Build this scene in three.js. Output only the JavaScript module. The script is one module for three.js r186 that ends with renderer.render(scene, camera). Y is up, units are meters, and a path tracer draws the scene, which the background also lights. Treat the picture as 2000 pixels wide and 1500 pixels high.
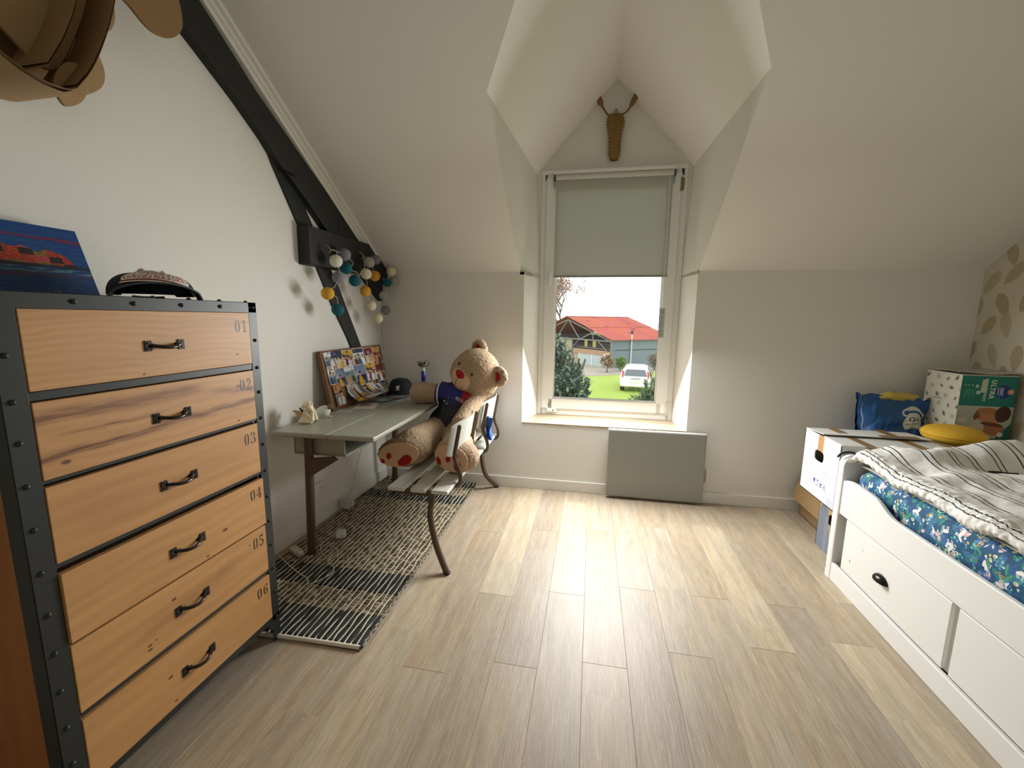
import * as THREE from 'three';
import { RectAreaLightUniformsLib } from 'three/addons/lights/RectAreaLightUniformsLib.js';
import { RoundedBoxGeometry } from 'three/addons/geometries/RoundedBoxGeometry.js';
import { MarchingCubes } from 'three/addons/objects/MarchingCubes.js';
import { mergeGeometries, mergeVertices, toCreasedNormals } from 'three/addons/utils/BufferGeometryUtils.js';
import { createNoise2D, createNoise3D } from 'simplex-noise';

// ---------------------------------------------------------------- camera, sky, daylight, exposure
const scene = new THREE.Scene();
const camera = new THREE.PerspectiveCamera(83.79, 4 / 3, 0.05, 400);
{
  const right = new THREE.Vector3(0.982937, 0.012562, -0.183511), up = new THREE.Vector3(-0.040021, 0.98837, -0.146707);
  const back = new THREE.Vector3().crossVectors(right, up).normalize();
  up.crossVectors(back, right);
  camera.matrixAutoUpdate = true;
  camera.position.set(0, 1.43, 0);
  camera.quaternion.setFromRotationMatrix(new THREE.Matrix4().makeBasis(right, up, back));
}
const SKY = 2.2, ADDED_LAMP = 30;
scene.background = new THREE.Color(0.97, 1.0, 1.03);          // even white overcast
scene.backgroundIntensity = SKY;
scene.environmentIntensity = SKY;
const renderer = new THREE.WebGLRenderer();
renderer.toneMapping = THREE.LinearToneMapping;
renderer.toneMappingExposure = 1.0;
renderer.shadowMap.enabled = true;
RectAreaLightUniformsLib.init();
const addedLamp = new THREE.RectAreaLight(new THREE.Color(1.0, 1.0, 0.985), ADDED_LAMP, 0.84, 0.86);   // lamp added inside the niche, brighter than the sky, standing in for window light
addedLamp.name = 'added_window_lamp';
addedLamp.position.set(0.115, 1.27, -3.42);
addedLamp.rotation.set(0, Math.PI, 0);
addedLamp.rotateX(-0.6);                                        // added lamp tilted down, the way light from the sky would fall
scene.add(addedLamp);

// ---------------------------------------------------------------- helpers
const V = (x, y, z) => new THREE.Vector3(x, y, z);
function rng(seed) { let a = seed >>> 0; return () => { a = (a + 0x6d2b79f5) | 0; let t = Math.imul(a ^ (a >>> 15), 1 | a); t = (t + Math.imul(t ^ (t >>> 7), 61 | t)) ^ t; return ((t ^ (t >>> 14)) >>> 0) / 4294967296; }; }
const n2 = createNoise2D(rng(11)), n3 = createNoise3D(rng(12));
const fbm = (x, y, o = 4) => { let s = 0, a = 0.5; for (let i = 0; i < o; i++) { s += a * n2(x, y); x *= 2.03; y *= 2.03; a *= 0.5; } return s; };
const clamp = (x, a = 0, b = 1) => Math.min(b, Math.max(a, x)), mix = (a, b, t) => a + (b - a) * t, smooth = (a, b, x) => { const t = clamp((x - a) / (b - a)); return t * t * (3 - 2 * t); };
const used = new Map();
const numbered = (n) => { const k = used.get(n) || 0; used.set(n, k + 1); return k ? `${n}_${String(k).padStart(3, '0')}` : n; };
function thing(name, label, category, pos = [0, 0, 0], turn = 0, group) {
  const o = new THREE.Group(); o.name = numbered(name); o.position.set(...pos); o.rotation.y = turn; scene.add(o);
  return tag(o, label, category, group);
}
function tag(o, label, category, group, kind) {
  if (label) o.userData.label = label; if (category) o.userData.category = category; if (group) o.userData.group = group; if (kind) o.userData.kind = kind;
  return o;
}
function part(name, geo, mat, parent, label) {
  const m = new THREE.Mesh(geo, mat); m.name = parent === scene ? numbered(name) : name; m.castShadow = m.receiveShadow = true; parent.add(m);
  if (label) m.userData.label = label;
  return m;
}
function struct(name, geo, mat) { const m = part(name, geo, mat, scene); m.userData.kind = 'structure'; return m; }
function structGroup(name) { const g = new THREE.Group(); g.name = numbered(name); g.userData.kind = 'structure'; scene.add(g); return g; }
function clean(g) {
  g = g.index ? g.toNonIndexed() : g;
  for (const k of Object.keys(g.attributes)) if (!['position', 'normal', 'uv'].includes(k)) g.deleteAttribute(k);
  if (!g.attributes.normal) g.computeVertexNormals();
  if (!g.attributes.uv) g.setAttribute('uv', new THREE.BufferAttribute(new Float32Array(g.attributes.position.count * 2), 2));
  g.morphAttributes = {}; g.clearGroups();
  return g;
}
const merge = (...gs) => mergeGeometries(gs.flat().map(clean));
// boxes: by size and centre, or by corner to corner
const bx = (w, h, d, x = 0, y = 0, z = 0, r = 0.002) => (r > 0 ? new RoundedBoxGeometry(w, h, d, 1, Math.min(r, w / 2.01, h / 2.01, d / 2.01)) : new THREE.BoxGeometry(w, h, d)).translate(x, y, z);
const bb = (x0, x1, y0, y1, z0, z1, r = 0.002) => bx(Math.abs(x1 - x0), Math.abs(y1 - y0), Math.abs(z1 - z0), (x0 + x1) / 2, (y0 + y1) / 2, (z0 + z1) / 2, r);
const curve = (pts, closed = false, t = 0.5) => new THREE.CatmullRomCurve3(pts.map((p) => V(...p)), closed, 'catmullrom', t);
const tube = (pts, r, seg = 24, rs = 10, closed = false) => new THREE.TubeGeometry(curve(pts, closed), seg, r, rs, closed);
function rod(a, b, r, r2 = r, seg = 12) {      // a straight round bar with ends
  a = V(...a); b = V(...b);
  const g = new THREE.CylinderGeometry(r2, r, a.distanceTo(b), seg); g.translate(0, a.distanceTo(b) / 2, 0);
  g.applyQuaternion(new THREE.Quaternion().setFromUnitVectors(V(0, 1, 0), b.clone().sub(a).normalize())); return g.translate(a.x, a.y, a.z);
}
const ball = (r, x, y, z, sx = 1, sy = 1, sz = 1, w = 20, h = 14) => new THREE.SphereGeometry(r, w, h).scale(sx, sy, sz).translate(x, y, z);
const lathe = (pts, seg = 32) => new THREE.LatheGeometry(pts.map((p) => new THREE.Vector2(...p)), seg);
const shapeOf = (pts, holes = []) => { const s = new THREE.Shape(pts.map((p) => new THREE.Vector2(...p))); for (const h of holes) s.holes.push(new THREE.Path(h.map((p) => new THREE.Vector2(...p)))); return s; };
const extrude = (pts, depth, bevel = 0, holes = []) => new THREE.ExtrudeGeometry(pts instanceof THREE.Shape ? pts : shapeOf(pts, holes), { depth: depth - 2 * bevel, bevelEnabled: bevel > 0, bevelSize: bevel, bevelThickness: bevel, bevelOffset: -bevel, bevelSegments: 2, curveSegments: 16 }).translate(0, 0, bevel);
// a flat polygon in space made into a slab; its thickness grows away from the room side (the side the corners run counter-clockwise on)
function slab(corners, thick) {
  const p = corners.map((c) => V(...c)), n = V(0, 0, 0);
  for (let i = 0; i < p.length; i++) { const a = p[i], b = p[(i + 1) % p.length]; n.x += (a.y - b.y) * (a.z + b.z); n.y += (a.z - b.z) * (a.x + b.x); n.z += (a.x - b.x) * (a.y + b.y); }
  n.normalize();
  const u = (Math.abs(n.y) > 0.98 ? V(1, 0, 0) : V(0, 1, 0).cross(n)).normalize(), v = n.clone().cross(u), o = p[0];
  const g = new THREE.ExtrudeGeometry(shapeOf(p.map((q) => { const d = q.clone().sub(o); return [d.dot(u), d.dot(v)]; })), { depth: thick, bevelEnabled: false });
  g.translate(0, 0, -thick); g.applyMatrix4(new THREE.Matrix4().makeBasis(u, v, n).setPosition(o)); return g;
}
// the same with the corners taken exactly, for pieces that have to meet along slanting edges
function panel(corners, thick) {
  const p = corners.map((c) => V(...c)), n = V(0, 0, 0), m = p.length, pos = [];
  for (let i = 0; i < m; i++) { const a = p[i], b = p[(i + 1) % m]; n.x += (a.y - b.y) * (a.z + b.z); n.y += (a.z - b.z) * (a.x + b.x); n.z += (a.x - b.x) * (a.y + b.y); }
  n.normalize(); const o = p.map((q) => q.clone().addScaledVector(n, -thick)), tri = (a, b, c) => pos.push(...a.toArray(), ...b.toArray(), ...c.toArray());
  for (let i = 1; i < m - 1; i++) { tri(p[0], p[i], p[i + 1]); tri(o[0], o[i + 1], o[i]); }
  for (let i = 0; i < m; i++) { const j = (i + 1) % m; tri(p[i], o[i], o[j]); tri(p[i], o[j], p[j]); }
  const g = new THREE.BufferGeometry(); g.setAttribute('position', new THREE.Float32BufferAttribute(pos, 3)); g.computeVertexNormals(); return g;
}
// uv in metres from position, by the way each face points
function planar(g, scale = 1, ou = 0, ov = 0) {
  g = clean(g); const p = g.attributes.position, n = g.attributes.normal, uv = new Float32Array(p.count * 2);
  for (let i = 0; i < p.count; i += 3) {
    let ax = 0, ay = 0, az = 0; for (let k = 0; k < 3; k++) { ax += Math.abs(n.getX(i + k)); ay += Math.abs(n.getY(i + k)); az += Math.abs(n.getZ(i + k)); }
    for (let k = i; k < i + 3; k++) { const x = p.getX(k), y = p.getY(k), z = p.getZ(k); const [a, b] = ax >= ay && ax >= az ? [z, y] : ay >= az ? [x, z] : [x, y]; uv[2 * k] = a * scale + ou; uv[2 * k + 1] = b * scale + ov; }
  }
  return g.setAttribute('uv', new THREE.BufferAttribute(uv, 2)), g;
}
function canvasTex(w, h, draw, srgb = true) {
  const c = document.createElement('canvas'); c.width = w; c.height = h; const x = c.getContext('2d'); draw(x, w, h);
  const t = new THREE.CanvasTexture(c); t.wrapS = t.wrapT = THREE.RepeatWrapping; if (srgb) t.colorSpace = THREE.SRGBColorSpace; return t;
}
function pixelTex(w, h, f, srgb = true) {       // f(u, v) -> [r, g, b] in 0..1
  const d = new Uint8Array(w * h * 4);
  for (let y = 0, i = 0; y < h; y++) for (let x = 0; x < w; x++, i += 4) { const c = f(x / w, y / h); d[i] = clamp(c[0]) * 255; d[i + 1] = clamp(c[1]) * 255; d[i + 2] = clamp(c[2]) * 255; d[i + 3] = 255; }
  const t = new THREE.DataTexture(d, w, h); t.wrapS = t.wrapT = THREE.RepeatWrapping; t.magFilter = THREE.LinearFilter; t.minFilter = THREE.LinearFilter; if (srgb) t.colorSpace = THREE.SRGBColorSpace; t.needsUpdate = true; return t;
}
const rep = (t, x, y = x) => { const c = t.clone(); c.repeat.set(x, y); c.needsUpdate = true; return c; };
const std = (color, roughness = 0.6, o = {}) => new THREE.MeshStandardMaterial({ color: new THREE.Color(color), roughness, ...o });
const lin = (r, g, b, roughness = 0.6, o = {}) => new THREE.MeshStandardMaterial({ color: new THREE.Color().setRGB(r, g, b), roughness, ...o });
const phys = (color, roughness, o) => new THREE.MeshPhysicalMaterial({ color: new THREE.Color(color), roughness, ...o });
// bodies: a smooth union of tapered capsules and ellipsoids meshed on a grid
const sminf = (a, b, k) => { const h = clamp(0.5 + 0.5 * (b - a) / k); return mix(b, a, h) - k * h * (1 - h); };
function capsule(p, a, b, ra, rb) { const ab = [b[0] - a[0], b[1] - a[1], b[2] - a[2]], ap = [p[0] - a[0], p[1] - a[1], p[2] - a[2]]; const t = clamp((ap[0] * ab[0] + ap[1] * ab[1] + ap[2] * ab[2]) / (ab[0] ** 2 + ab[1] ** 2 + ab[2] ** 2 || 1)); return Math.hypot(ap[0] - ab[0] * t, ap[1] - ab[1] * t, ap[2] - ab[2] * t) - mix(ra, rb, t); }
function ellip(p, c, r) { const x = (p[0] - c[0]) / r[0], y = (p[1] - c[1]) / r[1], z = (p[2] - c[2]) / r[2], k = Math.hypot(x, y, z); return (k - 1) * Math.min(r[0], r[1], r[2]) ; }
function meshField(center, half, size, field, poly = 60000) {
  const mc = new MarchingCubes(size, undefined, false, false, poly); mc.isolation = 0;
  for (let z = 0, i = 0; z < size; z++) for (let y = 0; y < size; y++) for (let x = 0; x < size; x++, i++) {
    mc.field[i] = -field([center[0] + half * (x / (size / 2) - 1), center[1] + half * (y / (size / 2) - 1), center[2] + half * (z / (size / 2) - 1)]);
  }
  mc.update();
  const n = mc.count, g = new THREE.BufferGeometry();
  g.setAttribute('position', new THREE.BufferAttribute(mc.positionArray.slice(0, n * 3), 3));
  g.setAttribute('normal', new THREE.BufferAttribute(mc.normalArray.slice(0, n * 3), 3));
  return g.scale(half, half, half).translate(...center);
}
// bends every vertex with f(Vector3)
function warp(g, f) { const p = g.attributes.position, v = new THREE.Vector3(); for (let i = 0; i < p.count; i++) { v.fromBufferAttribute(p, i); f(v); p.setXYZ(i, v.x, v.y, v.z); } g.computeVertexNormals(); return g; }
// a surface from a function of (u, v)
function sheet(f, nu, nv) {
  const pos = [], uv = [], idx = [];
  for (let j = 0; j <= nv; j++) for (let i = 0; i <= nu; i++) { const r = f(i / nu, j / nv); pos.push(r[0], r[1], r[2]); uv.push(r[3] ?? i / nu, r[4] ?? j / nv); }
  for (let j = 0; j < nv; j++) for (let i = 0; i < nu; i++) { const a = j * (nu + 1) + i, b = a + 1, c = a + nu + 1, d = c + 1; idx.push(a, b, d, a, d, c); }
  const g = new THREE.BufferGeometry(); g.setAttribute('position', new THREE.Float32BufferAttribute(pos, 3)); g.setAttribute('uv', new THREE.Float32BufferAttribute(uv, 2)); g.setIndex(idx); g.computeVertexNormals(); return g;
}

// ---------------------------------------------------------------- the room
const ZB = -3.456, ZW = -3.806, ZF = 1.3, KNEE = 1.796, PITCH = 0.709, TOP = 3.4, XR = 2.552, ZT = ZB + (TOP - KNEE) / PITCH;
const xl = (z, off = 0) => -1.79 - 0.035 * (z - ZB) + off;         // the left wall stands a little askew
const roofY = (z) => KNEE + PITCH * (z - ZB);
const plasterBump = pixelTex(256, 256, (u, v) => { const h = 0.5 + 0.25 * n2(u * 90, v * 90) + 0.25 * n2(u * 40 + 7, v * 40); return [h, h, h]; }, false);
const plaster = lin(0.80, 0.79, 0.735, 0.9, { bumpMap: rep(plasterBump, 2.5), bumpScale: 0.0006 });
const whitePaint = lin(0.82, 0.81, 0.75, 0.45);
const pvc = lin(0.83, 0.84, 0.81, 0.32);

// floor: laminate planks, each its own piece
const oakTex = [5, 23].map((seed) => pixelTex(768, 1536, (u, v) => {
  const U = u * 0.734, W = v * 2.4, warpU = U + 0.010 * n2(U * 9 + seed, W * 1.6) + 0.004 * n2(U * 30, W * 5 + seed);
  const arch = Math.sin((warpU * 120 + 9 * n2(U * 7 + seed, W * 1.1)) * 1.6), fine = n2(U * 520 + seed, W * 9), mid = n2(U * 130 + seed, W * 3.2), big = fbm(U * 14 + seed, W * 1.7, 3);
  let t = 0.50 + 0.06 * arch * smooth(-0.1, 0.5, n2(U * 8 + seed * 2, W * 0.9)) + 0.17 * fine + 0.13 * mid + 0.24 * big;
  const lime = smooth(0.45, 0.8, n2(U * 330 + 3 * arch, W * 6 + seed)) * 0.26;
  t += lime; const gray = clamp(0.5 + 0.9 * n2(U * 11 + seed + 50, W * 1.3));
  const c = [mix(0.56, 0.80, t), mix(0.49, 0.735, t), mix(0.40, 0.645, t)];
  const g = (c[0] + c[1] + c[2]) / 3; return [mix(c[0], g + 0.02, gray * 0.35), mix(c[1], g, gray * 0.35), mix(c[2], g - 0.035, gray * 0.35)];
}));
const oakBump = pixelTex(512, 1024, (u, v) => { const h = 0.5 + 0.3 * n2(u * 380, v * 22) + 0.2 * n2(u * 120, v * 8); return [h, h, h]; }, false);
const plankTones = [[1.0, 0.99, 0.97], [0.88, 0.86, 0.83], [0.94, 0.91, 0.86], [1.12, 1.12, 1.07], [0.84, 0.83, 0.83], [0.95, 0.95, 0.95]];
const plankMats = plankTones.map((t, i) => lin(...t, 0.46, { map: oakTex[i % 2], bumpMap: oakBump, bumpScale: 0.0004 }));
function plankGeo(x0, x1, z0, z1, ou, ov) {
  const b = 0.0009, g = 0.0002, y = 0, pos = [], uv = [], q = (a, b2, c, d) => { for (const p of [a, b2, c, a, c, d]) { pos.push(...p); uv.push((p[0] - x0) / 0.734 + ou, (p[2] - z0) / 2.4 + ov); } };
  x0 += g; x1 -= g; z0 += g; z1 -= g;
  const T = [[x0 + b, y, z0 + b], [x0 + b, y, z1 - b], [x1 - b, y, z1 - b], [x1 - b, y, z0 + b]], B = [[x0, -b, z0], [x0, -b, z1], [x1, -b, z1], [x1, -b, z0]], F = B.map((p) => [p[0], -0.008, p[2]]);
  q(...T); for (let i = 0; i < 4; i++) { const j = (i + 1) % 4; q(T[i], B[i], B[j], T[j]); q(B[i], F[i], F[j], B[j]); }
  const G = new THREE.BufferGeometry(); G.setAttribute('position', new THREE.Float32BufferAttribute(pos, 3)); G.setAttribute('uv', new THREE.Float32BufferAttribute(uv, 2)); G.computeVertexNormals(); return G;
}
{
  const floor = struct('floor', bb(-2.3, 2.9, -0.25, -0.0075, -3.9, 1.6, 0), lin(0.25, 0.2, 0.15, 0.9));
  const r = rng(4), W = 0.1834, LEN = 1.171, jointAt = { '-4': -1.47, '-3': -2.0, '-2': -1.566, '-1': -2.082, 0: -1.639, 1: -2.197, 2: -1.768, 3: -2.2, 4: -1.87, 5: -2.205, 6: -1.98, 7: -2.29 };
  const known = { '-3/-1': 3, '-1/-1': 3, '-2/0': 2, '4/-1': 3, '3/0': 0, '5/0': 4, '6/0': 3, '1/0': 4, '0/-1': 1, '0/0': 2, '-2/-1': 4, '-1/0': 4, '2/-1': 5, '2/0': 1, '1/-1': 5, '-4/0': 0, '-4/-1': 2, '5/-1': 1, '4/0': 2, '3/-1': 2, '7/-1': 3, '6/-1': 2, '7/0': 2, '-3/0': 1, '-5/0': 3, '-5/-1': 0 };
  for (let i = -11; i <= 14; i++) {
    const x0 = Math.max(0.0148 + W * i, -2.02), x1 = Math.min(0.0148 + W * (i + 1), XR + 0.02), j0 = jointAt[i] ?? -2.6 + r() * LEN;
    if (x1 - x0 < 0.01) continue;
    for (let k = -3; k <= 3; k++) {
      const z0 = Math.max(j0 + k * LEN, ZB - 0.05), z1 = Math.min(j0 + (k + 1) * LEN, ZF + 0.05); if (z1 - z0 < 0.02) continue;
      part('plank', plankGeo(x0, x1, z0, z1, Math.floor(r() * 4) / 4 + r() * 0.01, r()), plankMats[known[`${i}/${k}`] ?? Math.floor(r() * 6)], floor);
    }
  }
}
// walls and ceilings, each with its thickness behind it
const XOL = -0.585, XOR = 0.759, EYL = 2.585, EYR = 2.585, RIDGE = 3.305;      // the dormer's opening in the main slope
const rz = (y) => ZB + (y - KNEE) / PITCH;
const EL = [XOL, EYL, rz(EYL)], ER = [XOR, EYR, rz(EYR)], RF = [0.1, RIDGE, rz(RIDGE)], RB = [0.12, RIDGE, ZW], EBL = [-0.51, 2.63, ZW], EBR = [0.735, 2.64, ZW];
const SL = -0.551, SR = 0.754, BL = -0.471, BR = 0.704, SILL = 0.573;          // reveal: at the room side and at the window
struct('wall_left', planar(slab([[xl(ZB), 0, ZB], [xl(ZF), 0, ZF], [xl(ZF), TOP, ZF], [xl(ZT), TOP, ZT], [xl(ZB), KNEE, ZB]].reverse().map((p) => p), 0.2)), plaster);
struct('wall_front', planar(slab([[XR, 0, ZF], [XR, TOP, ZF], [xl(ZF), TOP, ZF], [xl(ZF), 0, ZF]].reverse(), 0.2)), plaster);
struct('ceiling', planar(merge(
  slab([[xl(ZB) - 0.1, KNEE, ZB], [XOL, KNEE, ZB], EL, RF, ER, [XOR, KNEE, ZB], [XR + 0.1, KNEE, ZB], [XR + 0.1, TOP, ZT], [xl(ZT) - 0.1, TOP, ZT]], 0.05),
  slab([[xl(ZT) - 0.1, TOP, ZT], [XR + 0.1, TOP, ZT], [XR + 0.1, TOP, ZF], [xl(ZF) - 0.1, TOP, ZF]], 0.05))), plaster);
struct('ceiling_dormer', planar(merge(panel([EL, EBL, RB, RF], 0.06), panel([RF, RB, EBR, ER], 0.06))), plaster);
// the back wall under the slope, its window niche and the gable over the window
{
  const T = 0.05;
  const face = (pts) => slab(pts.map(([x, y]) => [x, y, ZB]), T);
  struct('wall_back', planar(merge(
    face([[xl(ZB) - 0.1, 0], [SL, 0], [SL, KNEE], [xl(ZB) - 0.1, KNEE]]), face([[SR, 0], [XR + 0.1, 0], [XR + 0.1, KNEE], [SR, KNEE]]), face([[SL, 0], [SR, 0], [SR, SILL - 0.012], [SL, SILL - 0.012]]),
    panel([[SL, SILL - 0.02, ZB], [BL, SILL - 0.02, ZW], [BL, KNEE, ZW], [SL, KNEE, ZB]], 0.05), panel([[SR, SILL - 0.02, ZB], [SR, KNEE, ZB], [BR, KNEE, ZW], [BR, SILL - 0.02, ZW]], 0.05),
    panel([[XOL, KNEE, ZB], [SL, KNEE, ZB], [BL, KNEE, ZW]], 0.02), panel([[SR, KNEE, ZB], [XOR, KNEE, ZB], [BR, KNEE, ZW]], 0.02),
    panel([[XOL, KNEE, ZB], [BL, KNEE, ZW], EBL, EL], 0.05), panel([[XOR, KNEE, ZB], ER, EBR, [BR, KNEE, ZW]], 0.05))), plaster);
  struct('wall_gable', planar(merge(slab([[BL - 0.2, 2.63, ZW], [BR + 0.2, 2.63, ZW], [0.12, RIDGE + 0.2, ZW]], 0.08), bb(BL - 0.35, BL - 0.001, 0.3, 2.66, ZW - 0.12, ZW - 0.005, 0), bb(BR + 0.001, BR + 0.35, 0.3, 2.66, ZW - 0.12, ZW - 0.005, 0), bb(BL - 0.3, BR + 0.3, 0.2, SILL - 0.03, ZW - 0.12, ZW - 0.005, 0))), plaster);
}
// right wall: pale paper printed with large sandy leaves
{
  const paper = canvasTex(1024, 1024, (x, w, h) => {
    x.fillStyle = '#e4dfd0'; x.fillRect(0, 0, w, h); const r = rng(71);
    for (let j = 0; j < 6; j++) for (let i = 0; i < 6; i++) for (const [dx, dy] of [[0, 0], [w, 0], [0, h], [-w, 0], [0, -h]]) {
      const s = rng(i * 31 + j * 7 + 3), cx = (i + 0.5 + (j % 2) * 0.5 + (s() - 0.5) * 0.35) * w / 6 + dx, cy = (j + 0.5 + (s() - 0.5) * 0.3) * h / 6 + dy, L = 78 + s() * 26, B = 34 + s() * 12, a = -0.5 + s() * 1.4;
      x.save(); x.translate(cx, cy); x.rotate(a); x.beginPath(); x.moveTo(0, L); x.bezierCurveTo(-B * 1.5, L * 0.35, -B * 1.2, -L * 0.8, 0, -L * 0.85); x.bezierCurveTo(B * 1.2, -L * 0.8, B * 1.5, L * 0.35, 0, L);
      x.fillStyle = ['#c6b99a', '#cfc3a8', '#bfb496'][Math.floor(s() * 3)]; x.globalAlpha = 0.95; x.fill(); x.clip(); x.globalAlpha = 0.35; x.strokeStyle = '#a89c7c'; x.lineWidth = 2.4;
      x.beginPath(); x.moveTo(0, L); x.lineTo(0, -L); x.stroke(); x.lineWidth = 1.3; for (let k = -4; k < 5; k++) { x.beginPath(); x.moveTo(0, k * L * 0.2 + 10); x.quadraticCurveTo(B * 0.5, k * L * 0.2 - 4, B, k * L * 0.2 - 26); x.moveTo(0, k * L * 0.2 + 10); x.quadraticCurveTo(-B * 0.5, k * L * 0.2 - 4, -B, k * L * 0.2 - 26); x.stroke(); }
      x.restore();
    }
  });
  struct('wall_right', planar(slab([[XR, 0, ZB], [XR, KNEE, ZB], [XR, TOP, ZT], [XR, TOP, ZF], [XR, 0, ZF]].reverse(), 0.2), 1 / 0.95, 0.3, 0.1), lin(0.78, 0.77, 0.72, 0.85, { map: paper }));
}
// skirting boards, the moulding beside the rafter, the window sill
struct('baseboard_back', bb(xl(ZB), XR, 0, 0.09, ZB, ZB + 0.013, 0.003), whitePaint);
{ const s = extrude([[0, 0], [0.013, 0], [0.013, 0.086], [0.009, 0.09], [0, 0.09]], 4.75); s.rotateY(0).translate(0, 0, 0); const m = struct('baseboard_left', s, whitePaint); m.position.set(xl(ZB), 0, ZB); m.rotation.y = Math.atan2(-0.035, 1); }
struct('baseboard_right', bb(XR - 0.013, XR, 0, 0.09, ZB, ZF, 0.003), whitePaint);
{
  const len = 2.9, a = Math.atan(PITCH), g = merge(extrude([[0, -0.062], [0.052, -0.062], [0.052, -0.040], [0.066, -0.036], [0.066, -0.022], [0.086, -0.018], [0.086, 0.005], [0, 0.005]], len, 0.002));
  g.rotateX(-a); const m = struct('trim_1', g, whitePaint); m.position.set(xl(-3.33), roofY(-3.33), -3.33); m.rotation.y = Math.atan2(-0.035, 1);
}
const sillTex = rep(oakTex[0], 1, 1);
struct('window_sill', (() => { const g = merge(slab([[SL + 0.002, SILL, ZB + 0.004], [SR - 0.002, SILL, ZB + 0.004], [BR, SILL, ZW], [BL, SILL, ZW]], 0.014)); const p = g.attributes.position, uv = g.attributes.uv; for (let i = 0; i < p.count; i++) uv.setXY(i, p.getZ(i) / 0.734, p.getX(i) / 2.4); return g; })(), lin(1.0, 0.93, 0.85, 0.4, { map: sillTex }));

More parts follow.
